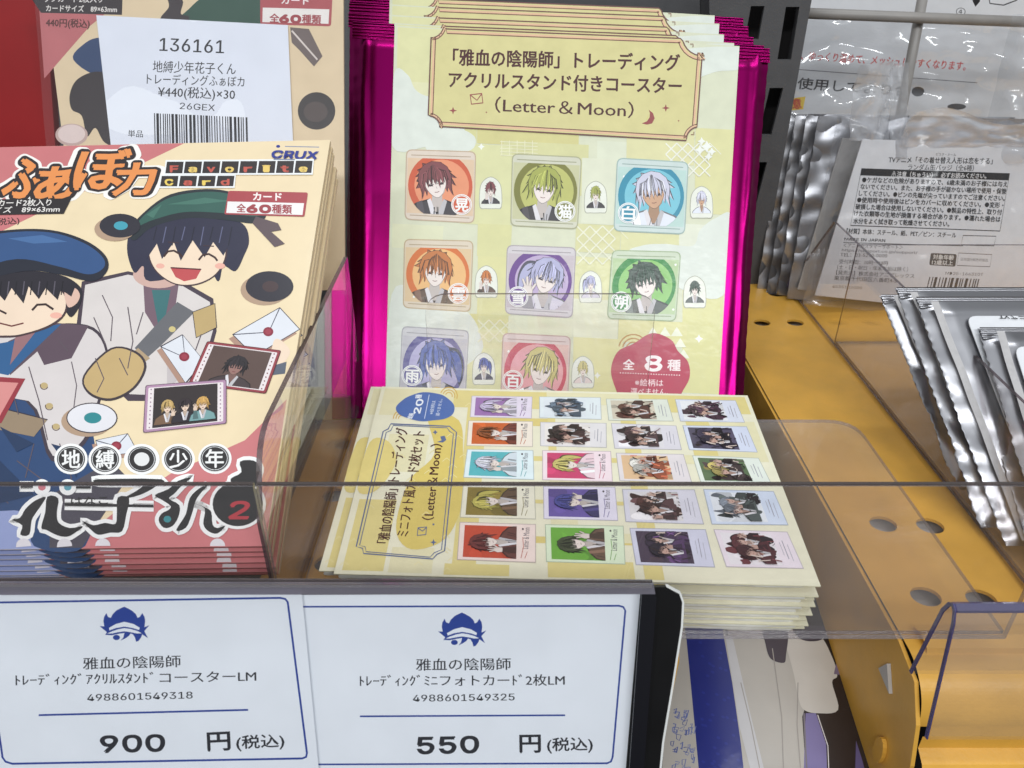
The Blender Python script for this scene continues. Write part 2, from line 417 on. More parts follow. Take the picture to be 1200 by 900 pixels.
def arm(x0, x1, label, holes, tri=True):
    t = thing('yellow_shelf_arm', label, 'shelf arm', ((x0+x1)/2, .4, ZA), 'yellow shelf arms')
    y0, y1 = .205, .62
    outer = [Vector((x0, y0, 0)), Vector((x1, y0, 0)), Vector((x1, y1, 0)), Vector((x0, y1, 0))]
    polys = [outer]; hs = []
    for hx, hy, r in holes:
        h = [Vector((hx+r*math.cos(a), hy+r*.9*math.sin(a), 0)) for a in [2*math.pi*i/24 for i in range(24)]]; polys.append(h); hs.append(h)
    flat = [p for q in polys for p in q]
    mb = MB()
    for tr in tessellate_polygon(polys):
        P = [(flat[i].x, flat[i].y, ZA) for i in tr]
        if area2(P) < 0: P = P[::-1]
        mb.face(P)
    for h in hs:
        for i in range(24):
            a, b = h[i], h[(i+1) % 24]; mb.face([(a.x,a.y,ZA),(b.x,b.y,ZA),(b.x,b.y,ZA-.0016),(a.x,a.y,ZA-.0016)])
    # rolled front end of the top plate
    mb.grid(lambda s, q: (x0+(x1-x0)*s, y0-.02*math.sin(q*1.57), ZA-.02*(1-math.cos(q*1.57))), 2, 28)
    mb.build('top_plate', ['yellow'], t, smooth=False)
    for xs, k in ((x0-.0016, 0), (x1, 1)):
        s = MB()
        side = [(y1, ZA-.001), (y0+.004, ZA-.001), (y0-.012, ZA-.005), (y0-.021, ZA-.018), (y0-.026, ZA-.035), (y0-.026, ZA-.075), (y1, ZA-.055)]
        s.prism([(xs, y, z) for y, z in side], (.0016, 0, 0)); s.build('side_plate', ['yellow'], t)
    s = MB(); s.box((x0, y0+.01, ZA-.008), (x1, y1, ZA-.007)); s.build('inner_plate', ['inner'], t)  # added close under the top, pale so the holes look lit
    if tri:
        s = MB()
        a = [(.2085, ZA-.0135), (.2015, ZA-.0225), (.2125, ZA-.021)]
        s.prism([(x0-.0032, y, z) for y, z in a], (.0015, 0, 0)); s.build('hole_stand_in', ['inner'], t)  # grey triangle added on the surface in place of a real hole
        s = MB(); s.prism([(x0-.0034, .196+.0035*math.cos(q), ZA-.05+.007*math.sin(q)) for q in [2*math.pi*i/16 for i in range(16)]], (.0017, 0, 0)); s.build('embossed_slot', ['yellow'], t)
    return t
def hole(x, y, r=.0058): p = at_z(x, y, ZA); return (p.x, p.y, r)
arm(.152, .2125, 'yellow steel shelf arm with round holes in its top, right of the white-edged card stack',
    [hole(909,344), hole(893,378), hole(932,378), hole(1035,614,.0061), hole(1090,616,.0061), hole(1085,699,.0061), hole(1150,702,.0061)])
arm(-.106, -.046, 'yellow shelf arm in shadow in the gap between pink booklets and yellow card stack',
    [hole(392,580), hole(384,660), hole(428,520)], False)

# the yellow shelf plate and its folded front at the right
t = thing('shelf_plate', 'yellow metal shelf plate with a ribbed folded front, at the bottom right corner', 'shelf', (.36, .4, ZA))
mb = MB(); mb.box((.2145, .205, ZA-.004), (.62, .70, ZA-.0015)); mb.build('plate', ['yellow'], t)
prof = [(.2145,.0016),(.2085,.0030),(.203,.0016),(.2005,-.003),(.1995,-.012),(.1975,-.0135),(.190,-.0145),(.187,-.017),(.1862,-.028),(.188,-.030),(.188,-.037),(.183,-.040),(.181,-.043),(.1808,-.062),(.1855,-.065),(.1855,-.11)]
mb = MB(); 
for (a, b), (c, d) in zip(prof, prof[1:]):
    mb.face([(.158, a, ZA+b), (.158, c, ZA+d), (.62, c, ZA+d), (.62, a, ZA+b)])
mb.build('folded_front', ['yellow'], t, weld=True)

# slotted upright, wire grid, red panel
t = thing('slotted_upright', 'dark grey slotted steel upright to the right of the magenta packs', 'shelf upright', at_z(870, 352, ZA))
up0 = Pl(at_y(868, 352, .565), 90)
mb = MB()
outer = [(830,-60), (962,-60), (888,352), (838,352)]
slots = [[(880,7),(896,7),(889,46),(873,46)], [(921,8),(937,8),(927,70),(911,70)], [(902,103),(918,103),(904,158),(889,158)], [(850,100),(864,100),(852,158),(838,158)], [(886,190),(899,190),(886,240),(873,240)], [(872,268),(884,268),(876,312),(865,312)]]
polys = [[Vector((*up0.uv(*p), 0)) for p in q] for q in [outer]+slots]
flat = [p for q in polys for p in q]
for tr in tessellate_polygon(polys):
    P = [(flat[i].x, flat[i].y) for i in tr]
    if area2(P) < 0: P = P[::-1]
    mb.face([up0.pt(u, v) for u, v in P])
for q in polys[1:]:
    for i in range(4):
        a, b = q[i], q[(i+1) % 4]; mb.face([up0.pt(a.x, a.y), up0.pt(b.x, b.y), up0.pt(b.x, b.y, -.003), up0.pt(a.x, a.y, -.003)])
o4 = polys[0]
for i in (1, 3):
    a, b = o4[i], o4[(i+1) % 4]; mb.face([up0.pt(a.x, a.y), up0.pt(b.x, b.y), up0.pt(b.x, b.y, -.03), up0.pt(a.x, a.y, -.03)])
mb.build('front_face', ['grey'], t)
mb = MB(); mb.prism([up0.pt(p.x*1.0, p.y, -.03) for p in o4], up0.n*.002); mb.build('rear_web', ['dark'], t)

t = thing('wire_grid', 'grey wire grid panel behind the badge packs at the top right', 'wire grid', at_y(1060, 330, .60))
for a, b in (((880, 13), (1260, 28)), ((860, 178), (1260, 186))):
    m_ = MB(); m_.tube(at_y(*a, .598), at_y(*b, .598), .0036); m_.build('wire', ['wire'], t, smooth=True)
for a, b in (((1092, -60), (1030, 270)), ((1290, -60), (1200, 270))):
    m_ = MB(); m_.tube(at_y(*a, .605), at_y(*b, .605), .0036); m_.build('wire', ['wire'], t, smooth=True)

mb = MB(); pr = Pl(at_y(0, 200, .47), 80); mb.slab(pr, [pr.uv(-140, 330), pr.uv(76, 330), pr.uv(50, -60), pr.uv(-140, -60)], .006)
o = mb.build('display_panel', ['red']); o['label'] = 'plain dark red panel behind the booklets at the top left corner'; o['category'] = 'panel'

# ================================================================== CLEAR TRAYS
LY = .200
def plate(mb, pts, vec, me='1'): mb.prism(pts, vec, 0, me=1)
def rounded(pts, r, idx, n=6):
    out = []
    for i, p in enumerate(pts):
        p = Vector(p)
        if i in idx:
            a = Vector(pts[i-1]); b = Vector(pts[(i+1) % len(pts)]); pa = p+(a-p).normalized()*r; pb = p+(b-p).normalized()*r
            for k in range(n+1):
                q = k/n; out.append(pa*(1-q)**2+p*2*q*(1-q)+pb*q*q)
        else: out.append(p)
    return out
ZL = at_y(600, 570, LY).z
def tray(label, x0, x1, div, yb):
    t = thing('clear_tray', label, 'display tray', ((x0+x1)/2, .27, ZB), 'clear acrylic trays')
    mb = MB(); plate(mb, rounded([(x0, LY+.0022, ZB-.002), (x1, LY+.0022, ZB-.002), (x1, yb, ZB-.002), (x0, yb, ZB-.002)], .016, (2,)), (0, 0, .002)); mb.build('tray_floor', ['acr2', 'acrpale'], t)
    mb = MB(); plate(mb, rounded([(x0, LY, ZB-.002), (x1, LY, ZB-.002), (x1, LY, ZL), (x0, LY, ZL)], .012, ()), (0, .002, 0)); mb.build('front_lip', ['acr', 'acrpale'], t)
    mb = MB(); mb.box((x0, LY+.0003, ZL+.0001), (x1, LY+.0017, ZL+.0006)); mb.build('top_edge', ['lipedge'], t)
    if div is not None:
        mb = MB(); zt = CAMZ-.141
        plate(mb, rounded([(div, LY+.0022, ZB), (div, yb, ZB), (div, yb, zt), (div, LY+.016, zt-.004), (div, LY+.0022, zt-.03)], .012, (3,)), (.002, 0, 0)); mb.build('side_wall', ['acr', 'acredge'], t)
    return t
tray('clear acrylic tray holding the pink booklets', -.33, -.0845, -.0866, .375)
tray('clear acrylic tray under the yellow card packs, round corner over the yellow arm', -.0835, .1836, None, .348)
# stopper in front of the magenta packs
p0 = at_y(497, 470, .345); p1 = at_y(784, 470, .345)
t = thing('clear_stopper', 'clear round-cornered plate standing in front of the magenta packs', 'display stop', ((p0.x+p1.x)/2, .345, ZB))
xa = at_y(497, 345, .345).x; xb = at_y(770, 345, .345).x; zt = at_y(600, 345, .345).z
mb = MB(); pts = rounded([(xa, .345, ZB), (xb, .345, ZB), (xb, .345, zt), (xa, .345, zt)], .012, (2, 3)); plate(mb, pts, (0, .0016, 0)); mb.build('front_lip', ['acr', 'acredge'], t)
mb = MB(); plate(mb, [(xa, .3468, ZB-.0018), (xb, .3468, ZB-.0018), (xb, .45, ZB-.0018), (xa, .45, ZB-.0018)], (0, 0, .0016)); mb.build('base', ['acr2', 'acrpale'], t)
# tray of the silver packs
t = thing('clear_divider_tray', 'clear acrylic divider tray with a slanting edge, around the silver packs', 'display tray', (.3, .35, ZA))
zt = CAMZ-.166
mb = MB(); plate(mb, [(.2155, .215, ZA+.0005), (.2155, .56, ZA+.0005), (.2155, .50, zt+.003), (.2155, .235, zt-.004)], (.0018, 0, 0)); mb.build('side_wall', ['acr', 'acredge'], t)
mb = MB(); plate(mb, [(.2178, .462, ZA+.0005), (.50, .462, ZA+.0005), (.50, .462, zt), (.2178, .462, zt)], (0, .0018, 0)); mb.build('back_wall', ['acr', 'acredge'], t)
mb = MB(); plate(mb, [(.2178, .215, ZA+.0002), (.50, .215, ZA+.0002), (.50, .461, ZA+.0002), (.2178, .461, ZA+.0002)], (0, 0, .0016)); mb.build('tray_floor', ['acr2', 'acrpale'], t)

# violet-edged folded price lip at the right
t = thing('price_lip', 'clear folded plastic lip with violet edges, in front of the ribbed yellow shelf', 'price holder', (.2, .16, CAMZ-.2))
ax = .1305; A = at_y(1116, 704, .1645)
prof = [(.1705, CAMZ-.2065), (.1672, A.z-.006), (.1655, A.z-.0015), (.1635, A.z), (.1615, A.z-.0012), (.160, A.z-.005), (.1525, CAMZ-.2165)]
th = .0013
mb = MB()
def offs(P, k):
    o_ = []
    for i, p in enumerate(P):
        a = Vector(P[max(0, i-1)]); b = Vector(P[min(len(P)-1, i+1)]); d = (b-a).normalized(); n_ = Vector((-d.y, d.x)); q = Vector(p)+n_*k; o_.append((q.x, q.y))
    return o_
inn = offs(prof, th)
for (a, b), (c, d) in zip(zip(prof, prof[1:]), zip(inn, inn[1:])):
    for q, m_ in ((( a, b), 0), ((c, d), 0)):
        mb.face([(ax, q[0][0], q[0][1]), (ax, q[1][0], q[1][1]), (ax+.4, q[1][0], q[1][1]), (ax+.4, q[0][0], q[0][1])], 0)
mb.build('folded_sheet', ['acr2'], t)
mb = MB()
# a thick visible cut edge along the fold
for i in range(len(prof)-1): mb.prism([(ax-.0003, *prof[i]), (ax-.0003, *prof[i+1]), (ax-.0003, *inn[i+1]), (ax-.0003, *inn[i])], (-.0005, 0, 0))
mb.build('violet_edge', ['purple'], t)
mb = MB(); mb.box((ax, .1618, A.z-.0022), (ax+.4, .1652, A.z-.0012)); mb.build('fold_line', ['purple'], t)

# ================================================================== MAGENTA COASTER PACKS
PC = Pl(at_y(648, 458, .365), 57, 0, -2.2)
g = 'magenta foil packs in a row'
t = thing('coaster_pack', 'front magenta foil pack, its whole printed card of eight small portraits in view', 'trading pack', PC.px(648, 480), g)
fq = [(412,28), (903.5,57), (872,500), (409,490)]
fu = [PC.uv(*p) for p in fq]
def foil_pt(s, q, side):
    a = Vector(fu[3])*(1-s)+Vector(fu[2])*s; b = Vector(fu[0])*(1-s)+Vector(fu[1])*s; p = a*(1-q)+b*q
    edge = min(s, 1-s)
    zz = .00012*math.sin(q*170)*max(0, 1-edge*14)                      # pinked side seals
    x = p.x + (zz if s < .5 else -zz)
    h = .0046*min(1, edge/.055)**.7*min(1, (1-q)/.06+.15)
    k = max(0, 1-edge/(.085 if s < .5 else .068))
    v_ = 0 if s < .5 else 9
    fold = math.exp(-((k-.62-.12*noise.noise(Vector((v_, q*3, 1))))/.13)**2)*(.0017+.0012*noise.noise(Vector((v_+4, q*4, 2))))
    wr = fold+k*.0012*noise.noise(Vector((s*7, q*5, 3.1)))+k*k*.0011*noise.noise(Vector((s*24, q*16, 7)))*(1 if q > .86 else .35)
    curl = k*k*.0022*math.sin(q*4+s*3)
    return PC.pt(x, p.y, (-.0052+h+wr+curl if side else -.0058-h*.6+wr+curl))
def nu(i): return i
mb = MB()
NS = 90
def warp(s):   # finer columns near the two flanks
    return .5-.5*math.copysign(abs(1-2*s)**.6, 1-2*s)
mb.grid(lambda s, q: foil_pt(warp(s), q, True), NS, 110); mb.grid(lambda s, q: foil_pt(warp(1-s), q, False), 40, 50)
pouch = mb.build('foil_pouch', ['foil'], t, smooth=True)
mb = MB()
def seal(s, q):
    p = (Vector(fu[0])*(1-s)+Vector(fu[1])*s); d = (Vector(fu[3])-Vector(fu[0])).normalized()
    p = p+d*(q*.0085-.0012); return PC.pt(p.x, p.y, -.0022+.00035*math.sin(q*28))
mb.grid(seal, 40, 30); mb.build('top_seal', ['foil'], pouch, smooth=True)
iq = [(462.5,30), (866.5,54), (840,500), (451,492)]
mb = MB(); mb.slab(PC, [PC.uv(*p) for p in iq[::-1]], .0008, 0, lin((214,222,196)), .0001); mb.build('card', ['edge'], t)
P = Print(PC, .00006); P.clip = iq
P.quad(iq, (216,219,192))
R = random.Random(4)
# patchwork ground of pale yellow squares
ground = [(466,32,540,95,(224,222,160)),(540,38,640,100,(214,206,134)),(640,44,735,108,(208,198,120)),(735,60,800,120,(226,222,168)),
 (464,95,540,112,(232,230,180)),(480,112,560,170,(216,212,140)),(560,100,680,168,(212,203,124)),(590,165,690,225,(214,212,146)),(700,165,735,262,(224,230,206)),(735,110,815,190,(226,221,160)),(815,150,862,250,(222,218,150)),
 (540,168,600,262,(220,220,158)),(682,185,732,262,(226,230,206)),(460,262,520,290,(226,228,190)),(560,262,600,300,(218,216,146)),(675,262,728,295,(216,213,150)),(728,272,800,296,(222,220,158)),(796,262,850,330,(230,234,216)),
 (560,300,600,372,(222,218,146)),(668,300,716,350,(222,220,158)),(520,366,596,402,(218,212,132)),(596,370,672,392,(228,230,196)),(672,350,725,400,(230,232,200)),(800,340,848,460,(221,217,140)),(548,385,592,470,(224,222,160)),(672,395,730,470,(228,222,150)),(725,374,806,400,(226,220,146))]
for a, b, c, d, col in ground:
    col = tuple(v*.72+w_*.28 for v, w_ in zip(col, (212,212,188))); P.quad([(a,b),(c,b+(c-a)*.05),(c-2,d+(c-a)*.05),(a-1,d)], col)
for pts in ([(462,86),(478,88),(486,104),(498,112),(520,116),(540,128),(545,150),(530,168),(500,172),(460,172)], [(868,80),(840,84),(812,92),(800,80),(790,60),(868,56)],
            [(858,255),(838,256),(820,270),(812,288),(780,286),(752,288),(740,300),(812,345),(852,340)], [(459,345),(490,340),(520,352),(548,366),(562,390),(558,420),(470,470),(452,470)],
            [(500,150),(530,148),(556,160),(552,176),(520,180),(500,176)]): P.blob(pts, (222,228,218))
# pattern scraps: lattice, triangles, waves, weave
def lattice(x, y, nx, ny, st, col):
    for i in range(nx+1): P.line([(x+i*st, y), (x+i*st-ny*st*.0+st, y+st)], .8, col)
    for i in range(nx):
        for j in range(ny):
            cx, cy = x+i*st, y+j*st; P.line([(cx,cy),(cx+st,cy+st)], 1.5, col); P.line([(cx+st,cy),(cx,cy+st)], 1.5, col)
lattice(676, 265, 3, 3, 15, (234,234,210)); lattice(780, 168, 4, 3, 13, (236,236,222)); lattice(560, 375, 3, 2, 13, (232,230,196))
for i in range(3):
    for j in range(3): P.poly([(765+i*14+j*4, 392+j*13-9), (772+i*14+j*4, 392+j*13+2), (758+i*14+j*4, 392+j*13+2)], (236,238,216))
for i in range(4):
    for j in range(4):
        cx, cy = 510+(j % 2)*6+i*12, 62+j*8
        for r in (5, 3): P.line([(cx+r*math.cos(a), cy-r*math.sin(a)) for a in [math.pi*k/8 for k in range(9)]], .6, (232,230,190))
for i in range(5): P.line([(588+i*9, 165), (588+i*9, 182)], .8, (234,232,200)); P.line([(586, 166+i*4), (630, 168+i*4)], .8, (234,232,200))
for cx, cy, r in ((564,172,4),(828,172,7),(820,176,6),(834,178,5),(822,166,5),(830,184,5),(819,397,5),(700,440,4)):
    P.poly([(cx,cy-r),(cx+r*.35,cy-r*.35),(cx+r,cy),(cx+r*.35,cy+r*.35),(cx,cy+r),(cx-r*.35,cy+r*.35),(cx-r,cy),(cx-r*.35,cy-r*.35)], (238,240,232))
P.clip = None
# title panel
def arc(c, r, a0, a1, n=6): return [(c[0]+r*math.cos(math.radians(a0+(a1-a0)*i/n)), c[1]+r*math.sin(math.radians(a0+(a1-a0)*i/n))) for i in range(n+1)]
def panel(d):
    return [(524-0,34.5+d)] + [(797,45.5+d)] + arc((823,42),24-0+d,165,85)[0:] + [(822.8-d,62)] + [(816.5-d,147)] + arc((819,164),15+d*.6,-100,-175) + [(804,165-d)] + [(514.7,148.5-d)] + arc((502,150),14+d*.6,0,-80) + [(502+d,135)] + [(505.4+d,44)] + arc((505,30),15+d*.5,85,10)
P.poly(panel(0), (214,206,146)); 
P.line(panel(0), 1.6, (110,72,66), True); P.line(panel(3.4), 2.4, (226,186,150), True); P.line(panel(5.2), 1.1, (120,80,70), True)
for x, y in ((513,141),(813,158),(515,40),(812,52)):
    d_ = 3.5 if x < 660 else -3.5; P.line([(x+d_,y),(x,y),(x,y+(3.5 if y < 90 else -3.5))], .9, (140,96,84))
INK = (72,28,28)
P.text('「雅血の陰陽師」トレーディング', (531,75.5), (796,82), 21, INK, .024)
P.text('アクリルスタンド付きコースター', (526,101.5), (798,109), 20.5, INK, .024)
P.text('（Letter＆Moon）', (580,130.5), (742,137), 20, INK, .014)
# little marks
ec = (150,72,72)
P.line([(551,111.5),(564.5,110),(566,121),(552.5,122.5)], 1.4, ec, True); P.line([(551.5,112),(559,118),(564.5,110.5)], 1.2, ec)
P.poly([(760,129),(765,133),(767,139),(764,145),(758,146.5),(752,145),(758,142.5),(761,138),(761.5,133)], ec); P.poly([(759.5,134),(759,139),(756.5,142)], (216,206,132))
for cx, cy, r in ((531,130,4.5),(780,127,4.5),(570,132,1.4),(795,142,1.4)): P.poly([(cx,cy-r),(cx+r*.25,cy-r*.25),(cx+r,cy),(cx+r*.25,cy+r*.25),(cx,cy+r),(cx-r*.25,cy+r*.25),(cx-r,cy),(cx-r*.25,cy-r*.25)], ec)

coasters = [ # quad, tint, disc, ring, hair, coat, seal position and letter, figure at side
 ([(476,175),(558,177.5),(556,262),(474,257.5)], (226,172,136),(232,150,112),(206,92,58),(128,70,74),(62,58,64),(541,240),'晃',(575,226),0),
 ([(600,180),(682,184),(677,269),(598,265)], (176,176,120),(188,190,108),(122,122,52),(166,172,84),(58,54,58),(662,248),'猫',(698,231),0),
 ([(723,185),(807,190),(802.5,275),(718.7,271)], (150,206,216),(120,196,214),(44,140,168),(206,206,224),(226,230,240),(736,250),'白',(822,237),0),
 ([(473.6,280),(555,282),(551.6,366),(472,361)], (222,170,112),(236,186,122),(214,112,44),(196,118,58),(96,72,58),(537,344),'雲',(570,330),0),
 ([(594,287),(675.4,290),(671,373),(591.6,368)], (176,154,190),(190,170,206),(104,62,140),(178,178,212),(214,208,222),(607,348),'雪',(692,336),3),
 ([(717,293),(798,295),(792,377),(711,374)], (146,190,120),(140,196,110),(44,136,58),(50,74,60),(84,92,88),(727.6,354),'朔',(814,342),0),
 ([(471,382),(550,387),(545,478),(467,474)], (164,160,200),(178,172,212),(86,80,146),(74,92,166),(58,58,84),(483,440),'雨',(567,432),1),
 ([(589,390),(669,394),(665,482),(586,478)], (222,150,156),(228,160,166),(196,60,84),(204,192,120),(226,210,206),(601,446),'百',(683,436),0)]
for i, (q, tint, disc, ring, hair, coat, sp, ch, mp_, sty) in enumerate(coasters):
    tint = tuple(v*.5+w_*.5 for v, w_ in zip(tint, (222,222,198)))
    P.rrect(q, shade(tint, .86), .09); ins = [bil(q, a, b) for a, b in ((-.97,.97),(.97,.97),(.97,-.97),(-.97,-.97))]
    P.rrect(ins, tuple(min(255, v*.5+110) for v in tint), .08)
    band = [bil(q, a, b) for a, b in ((-.95,.76),(.95,.76),(.95,-.8),(-.95,-.8))]; P.quad(band, tint)
    P.line([bil(q,-.85,.84), bil(q,.85,.84)], 1.0, shade(tint,.8)); P.line([bil(q,-.85,-.86), bil(q,.85,-.86)], 1.0, shade(tint,.8))
    for k in range(7): 
        a, b = R.uniform(-.9,.9), R.choice([.62,-.66,R.uniform(-.6,.6)]); x, y = bil(q, a, b); P.ell(x, y, 1.5, 1.5, (244,244,240), 0, 6)
    circ = [bil(q, .92*math.cos(t_), .92*math.sin(t_)) for t_ in [2*math.pi*k/40 for k in range(40)]]
    circ = clip_poly(circ, band); P.poly(circ, ring)
    cc = clip_poly([bil(q, .04+.78*math.cos(t_), .74*math.sin(t_)) for t_ in [2*math.pi*k/32 for k in range(32)]], band); P.poly(cc, disc)
    P.clip = circ
    dx = .08 if sp[0] > (q[0][0]+q[1][0])/2 else -.1
    bust(P, lambda a, b: bil(q, a*.95-dx, b*.95-.02), hair, coat, 11+i*7, (238,226,220) if i != 2 else (206,164,132), style=sty, tilt=[.2,-.12,.16,-.05,-.24,.22,.12,-.2][i], px=.75)
    P.clip = None
    P.ell(sp[0], sp[1], 12.2, 12.2, (240,240,238)); P.ell(sp[0], sp[1], 11, 11, ring); P.ell(sp[0], sp[1], 10.6, 10.6, (240,240,238)); P.ell(sp[0], sp[1], 9.6, 9.6, ring)
    P.text(ch, (sp[0]-7.5, sp[1]+6.5), (sp[0]+7.5, sp[1]+7), 17, (244,244,242), .03)
    x, y = mp_; o = [(x-13,y+17),(x-13,y-4),(x-9,y-14),(x,y-19),(x+9,y-14),(x+13,y-4),(x+13,y+17),(x+6,y+19),(x-6,y+19)]
    P.poly(crom([(a_, b_) for a_, b_ in o], 3), (176,178,160)); P.poly(crom([(x+(a_-x)*.94, y+(b_-y)*.95) for a_, b_ in o], 3), (232,234,222))
    P.clip = [(x-11,y-20),(x+11,y-20),(x+11,y+13),(x-11,y+13)]
    bust(P, lambda a, b: (x+a*11, y-b*16-1), hair, coat, 90+i, (236,222,214) if i != 2 else (206,164,132), detail=1, style=sty, px=.7); P.clip = None
# plum badge
for k in range(3): P.line(arc((742,409), 8+k*4.5, 190, 330, 8), 1.6, (186,140,70))
P.blob([(716,432),(724,412),(742,403),(764,390.5),(786,398),(794,411),(806,424),(808,442),(800,458),(790,474),(760,482),(732,474),(720,452)], (184,58,84), 6)
P.text('全', (730,432), (743,432.5), 13, (250,236,236), .03); P.text('8', (756,434), (775,434.5), 33, (250,240,240), .03); P.text('種', (782,433), (797,433.5), 14, (250,236,236), .03)
for k in range(24): P.ell(727+k*3, 437+k*.12, .8, .8, (250,230,230), 0, 6)
P.text('※絵柄は', (744,451.5), (777,452.3), 9, (250,226,228), .01); P.text('選べません。', (739,462), (783,463), 9, (250,226,228), .01)
P.build('printed_face', 'film', t)
back = -PC.n
for k, (vv, lab) in enumerate([(.0036,'second magenta foil pack, just behind the front one'), (.0105,'third magenta foil pack from the front, its top strip showing'), (.019,'fourth magenta foil pack from the front, behind two narrow top strips'), (.0262,'rearmost magenta foil pack at the top edge of the photo')]):
    off = back*(.0062*(k+1)) + PC.ey*(vv+.0012*(k+1)) + PC.ex*(-.0013*(k+1)-(0 if k < 1 else .003))
    copy_thing(t, lab, off, g)

# ================================================================== YELLOW PHOTO-CARD PACKS (the flat stack)
ZS = at_y(640, 672, .2065).z
PS = Pl(at_z(640, 672, ZS), 0)
g = 'yellow card packs in the flat stack'
t = thing('photo_card_pack', 'topmost pale yellow card pack with a grid of twenty pictures, on the flat stack', 'card pack', PS.px(670, 560), g)
tq = [(447.7,453), (876,463.5), (962,687), (391,672.5)]
N_ST = 10; TH = (ZS-ZB)/N_ST
mb = MB()
bq = [PS.uv(*p) for p in tq[::-1]]
mb.slab(PS, bq, .0005, 0, lin((226,222,190)), .0001); mb.build('pack_face', ['edge'], t)
uvl = [PS.uv(396,672), PS.uv(944,684), PS.uv(871,466), PS.uv(449,455)]
mb = MB()
def inner_body(t_, seed):
    Rr = random.Random(seed); mb = MB()
    n = 60; pts = []
    for i in range(n+1): pts.append((Vector(uvl[0])*(1-i/n)+Vector(uvl[1])*(i/n)))
    pts = [Vector((p.x, p.y+.0006*noise.noise(Vector((i*.16, seed*3.3, 0)))+.0003*noise.noise(Vector((i*.6, seed*1.3, 4))))) for i, p in enumerate(pts)]
    m_ = 24
    for i in range(1, m_+1):
        p = Vector(uvl[1])*(1-i/m_)+Vector(uvl[2])*(i/m_); pts.append(Vector((p.x+.0006*noise.noise(Vector((i*.3, seed, 9))), p.y)))
    pts.append(Vector(uvl[3]))
    mb.slab(PS, [(p.x, p.y) for p in pts], t_, 0, lin((232,231,222)), .0009, -.0005)
    return mb
inner_body(TH-.0004, 1).build('wrapper', ['edge'], t)
P = Print(PS, .00004)
P.quad(tq, (236,232,206))
Y1 = (226,211,142); Y2 = (231,224,184); Y3 = (222,203,128)
def onS(q): return q
def row(y):  # left and right edge of the pack face at image row y
    f = (y-453)/(672.5-453); xl = 447.7+(391-447.7)*f; xr = 876+(962-876)*((y-463.5)/(687-463.5)); return xl, xr
def cell(a0, b0, a1, b1, col): P.quad([bil(tq, a0, b0), bil(tq, a1, b0), bil(tq, a1, b1), bil(tq, a0, b1)], col)
for a0, b0, a1, b1, c in [(-.98,.98,-.6,.7,Y2),(-.6,.98,-.1,.8,Y1),(-.1,.98,.4,.86,Y2),(.4,.98,.98,.8,Y1),(-.52,.86,-.42,-.96,Y1),(-.5,.7,-.08,.62,Y3),(-.1,.86,-.06,-.2,Y1),(.28,.8,.36,-.98,Y1),(.62,.8,.74,.2,Y1),(-.5,.3,.3,.25,Y1),(-.5,-.16,.36,-.2,Y1),(-.48,-.55,.35,-.62,Y3),(-.97,-.2,-.8,-.96,Y1),(-.78,-.7,-.6,-.97,Y2),(-.55,-.86,-.28,-.98,Y1),(-.12,-.8,.24,-.98,Y1),(.74,.72,.98,.3,Y2),(.5,.35,.78,.26,Y2),(-.9,.5,-.7,.1,Y2),(-.1,.3,.02,-.5,Y2),(.2,-.5,.5,-.6,Y2)]: cell(a0, b0, a1, b1, c)
P.blob([bil(tq, *p) for p in [(-.72,.7),(-.66,.3),(-.76,.0),(-.78,-.5),(-.7,-.72),(-.56,-.6),(-.5,-.2),(-.52,.3),(-.56,.66)]], (224,202,112))
P.blob([bil(tq, *p) for p in [(-.99,.4),(-.9,.42),(-.84,.2),(-.9,-.1),(-.99,-.1)]], (228,210,134))
for k in range(26):
    a, b = R.uniform(-.98,-.5), R.uniform(-.95,.9); x, y = bil(tq, a, b); P.line([(x-5,y+2),(x,y-2),(x+5,y+2)], .8, (236,224,168))
bl_ = (92,108,150)
def fr(k):
    return [(458+k,497+k*.6),(527-k,500+k*.6),(530-k,503+k),(535-k*1.2,507+k*.5),(521-k*1.2,646-k*.5),(512-k,650-k*.6),(507-k,655.5-k*.7),(426+k,649-k*.7),(425+k,643-k*.6),(417.5+k*1.3,641-k*.5),(449+k*1.2,506+k*.4),(455+k,503+k*.6)]
P.line(fr(0), 1.3, bl_, True); P.line(fr(3), .9, bl_, True)
P.text('「雅血の陰陽師」トレーディング', (455,637), (477.5,502), 16, INK, .016, up=(-16,-.5))
P.text('ミニフォト風カード2枚セット', (477.5,629), (497.5,506), 16, INK, .016, up=(-16,-.5))
P.text('（Letter＆Moon）', (507,610), (517.5,521), 15, INK, .014, up=(-15,-.5))
P.line([(490,619),(500,618),(499,627),(489,628)], 1.2, bl_, True); P.line([(490,619.5),(495,623),(500,618.5)], 1, bl_)
P.poly([(516,512),(521,511),(523,516),(519,519),(512,518.5),(517.5,516.5)], bl_)
for cx, cy, r in ((508,636,4),(510,507,3),(508,615,1)): P.poly([(cx,cy-r),(cx+1,cy-1),(cx+r,cy),(cx+1,cy+1),(cx,cy+r),(cx-1,cy+1),(cx-r,cy),(cx-1,cy-1)], bl_)
for k in range(3): P.line(arc((526,464), 4+k*3, 200, 380, 8), 1.1, (214,176,90)); P.line(arc((471,491), 4+k*3, 180, 330, 8), 1.1, (214,176,90))
P.blob([(464,478),(471,470),(480,464.5),(496,460),(514,462),(523,466),(532,475),(531,485),(522,491),(508,493),(494,494),(480,491),(468,486)], (78,110,176), 5)
P.text('絵柄', (482.5,491), (485.5,485), 6.5, (236,240,248), .02, up=(-7,-.3)); P.text('20', (492,485), (496.5,468.5), 12, (240,244,250), .03, up=(-15,-.4)); P.text('種', (493,467.5), (494,463), 8, (236,240,248), .02, up=(-8,-.3))
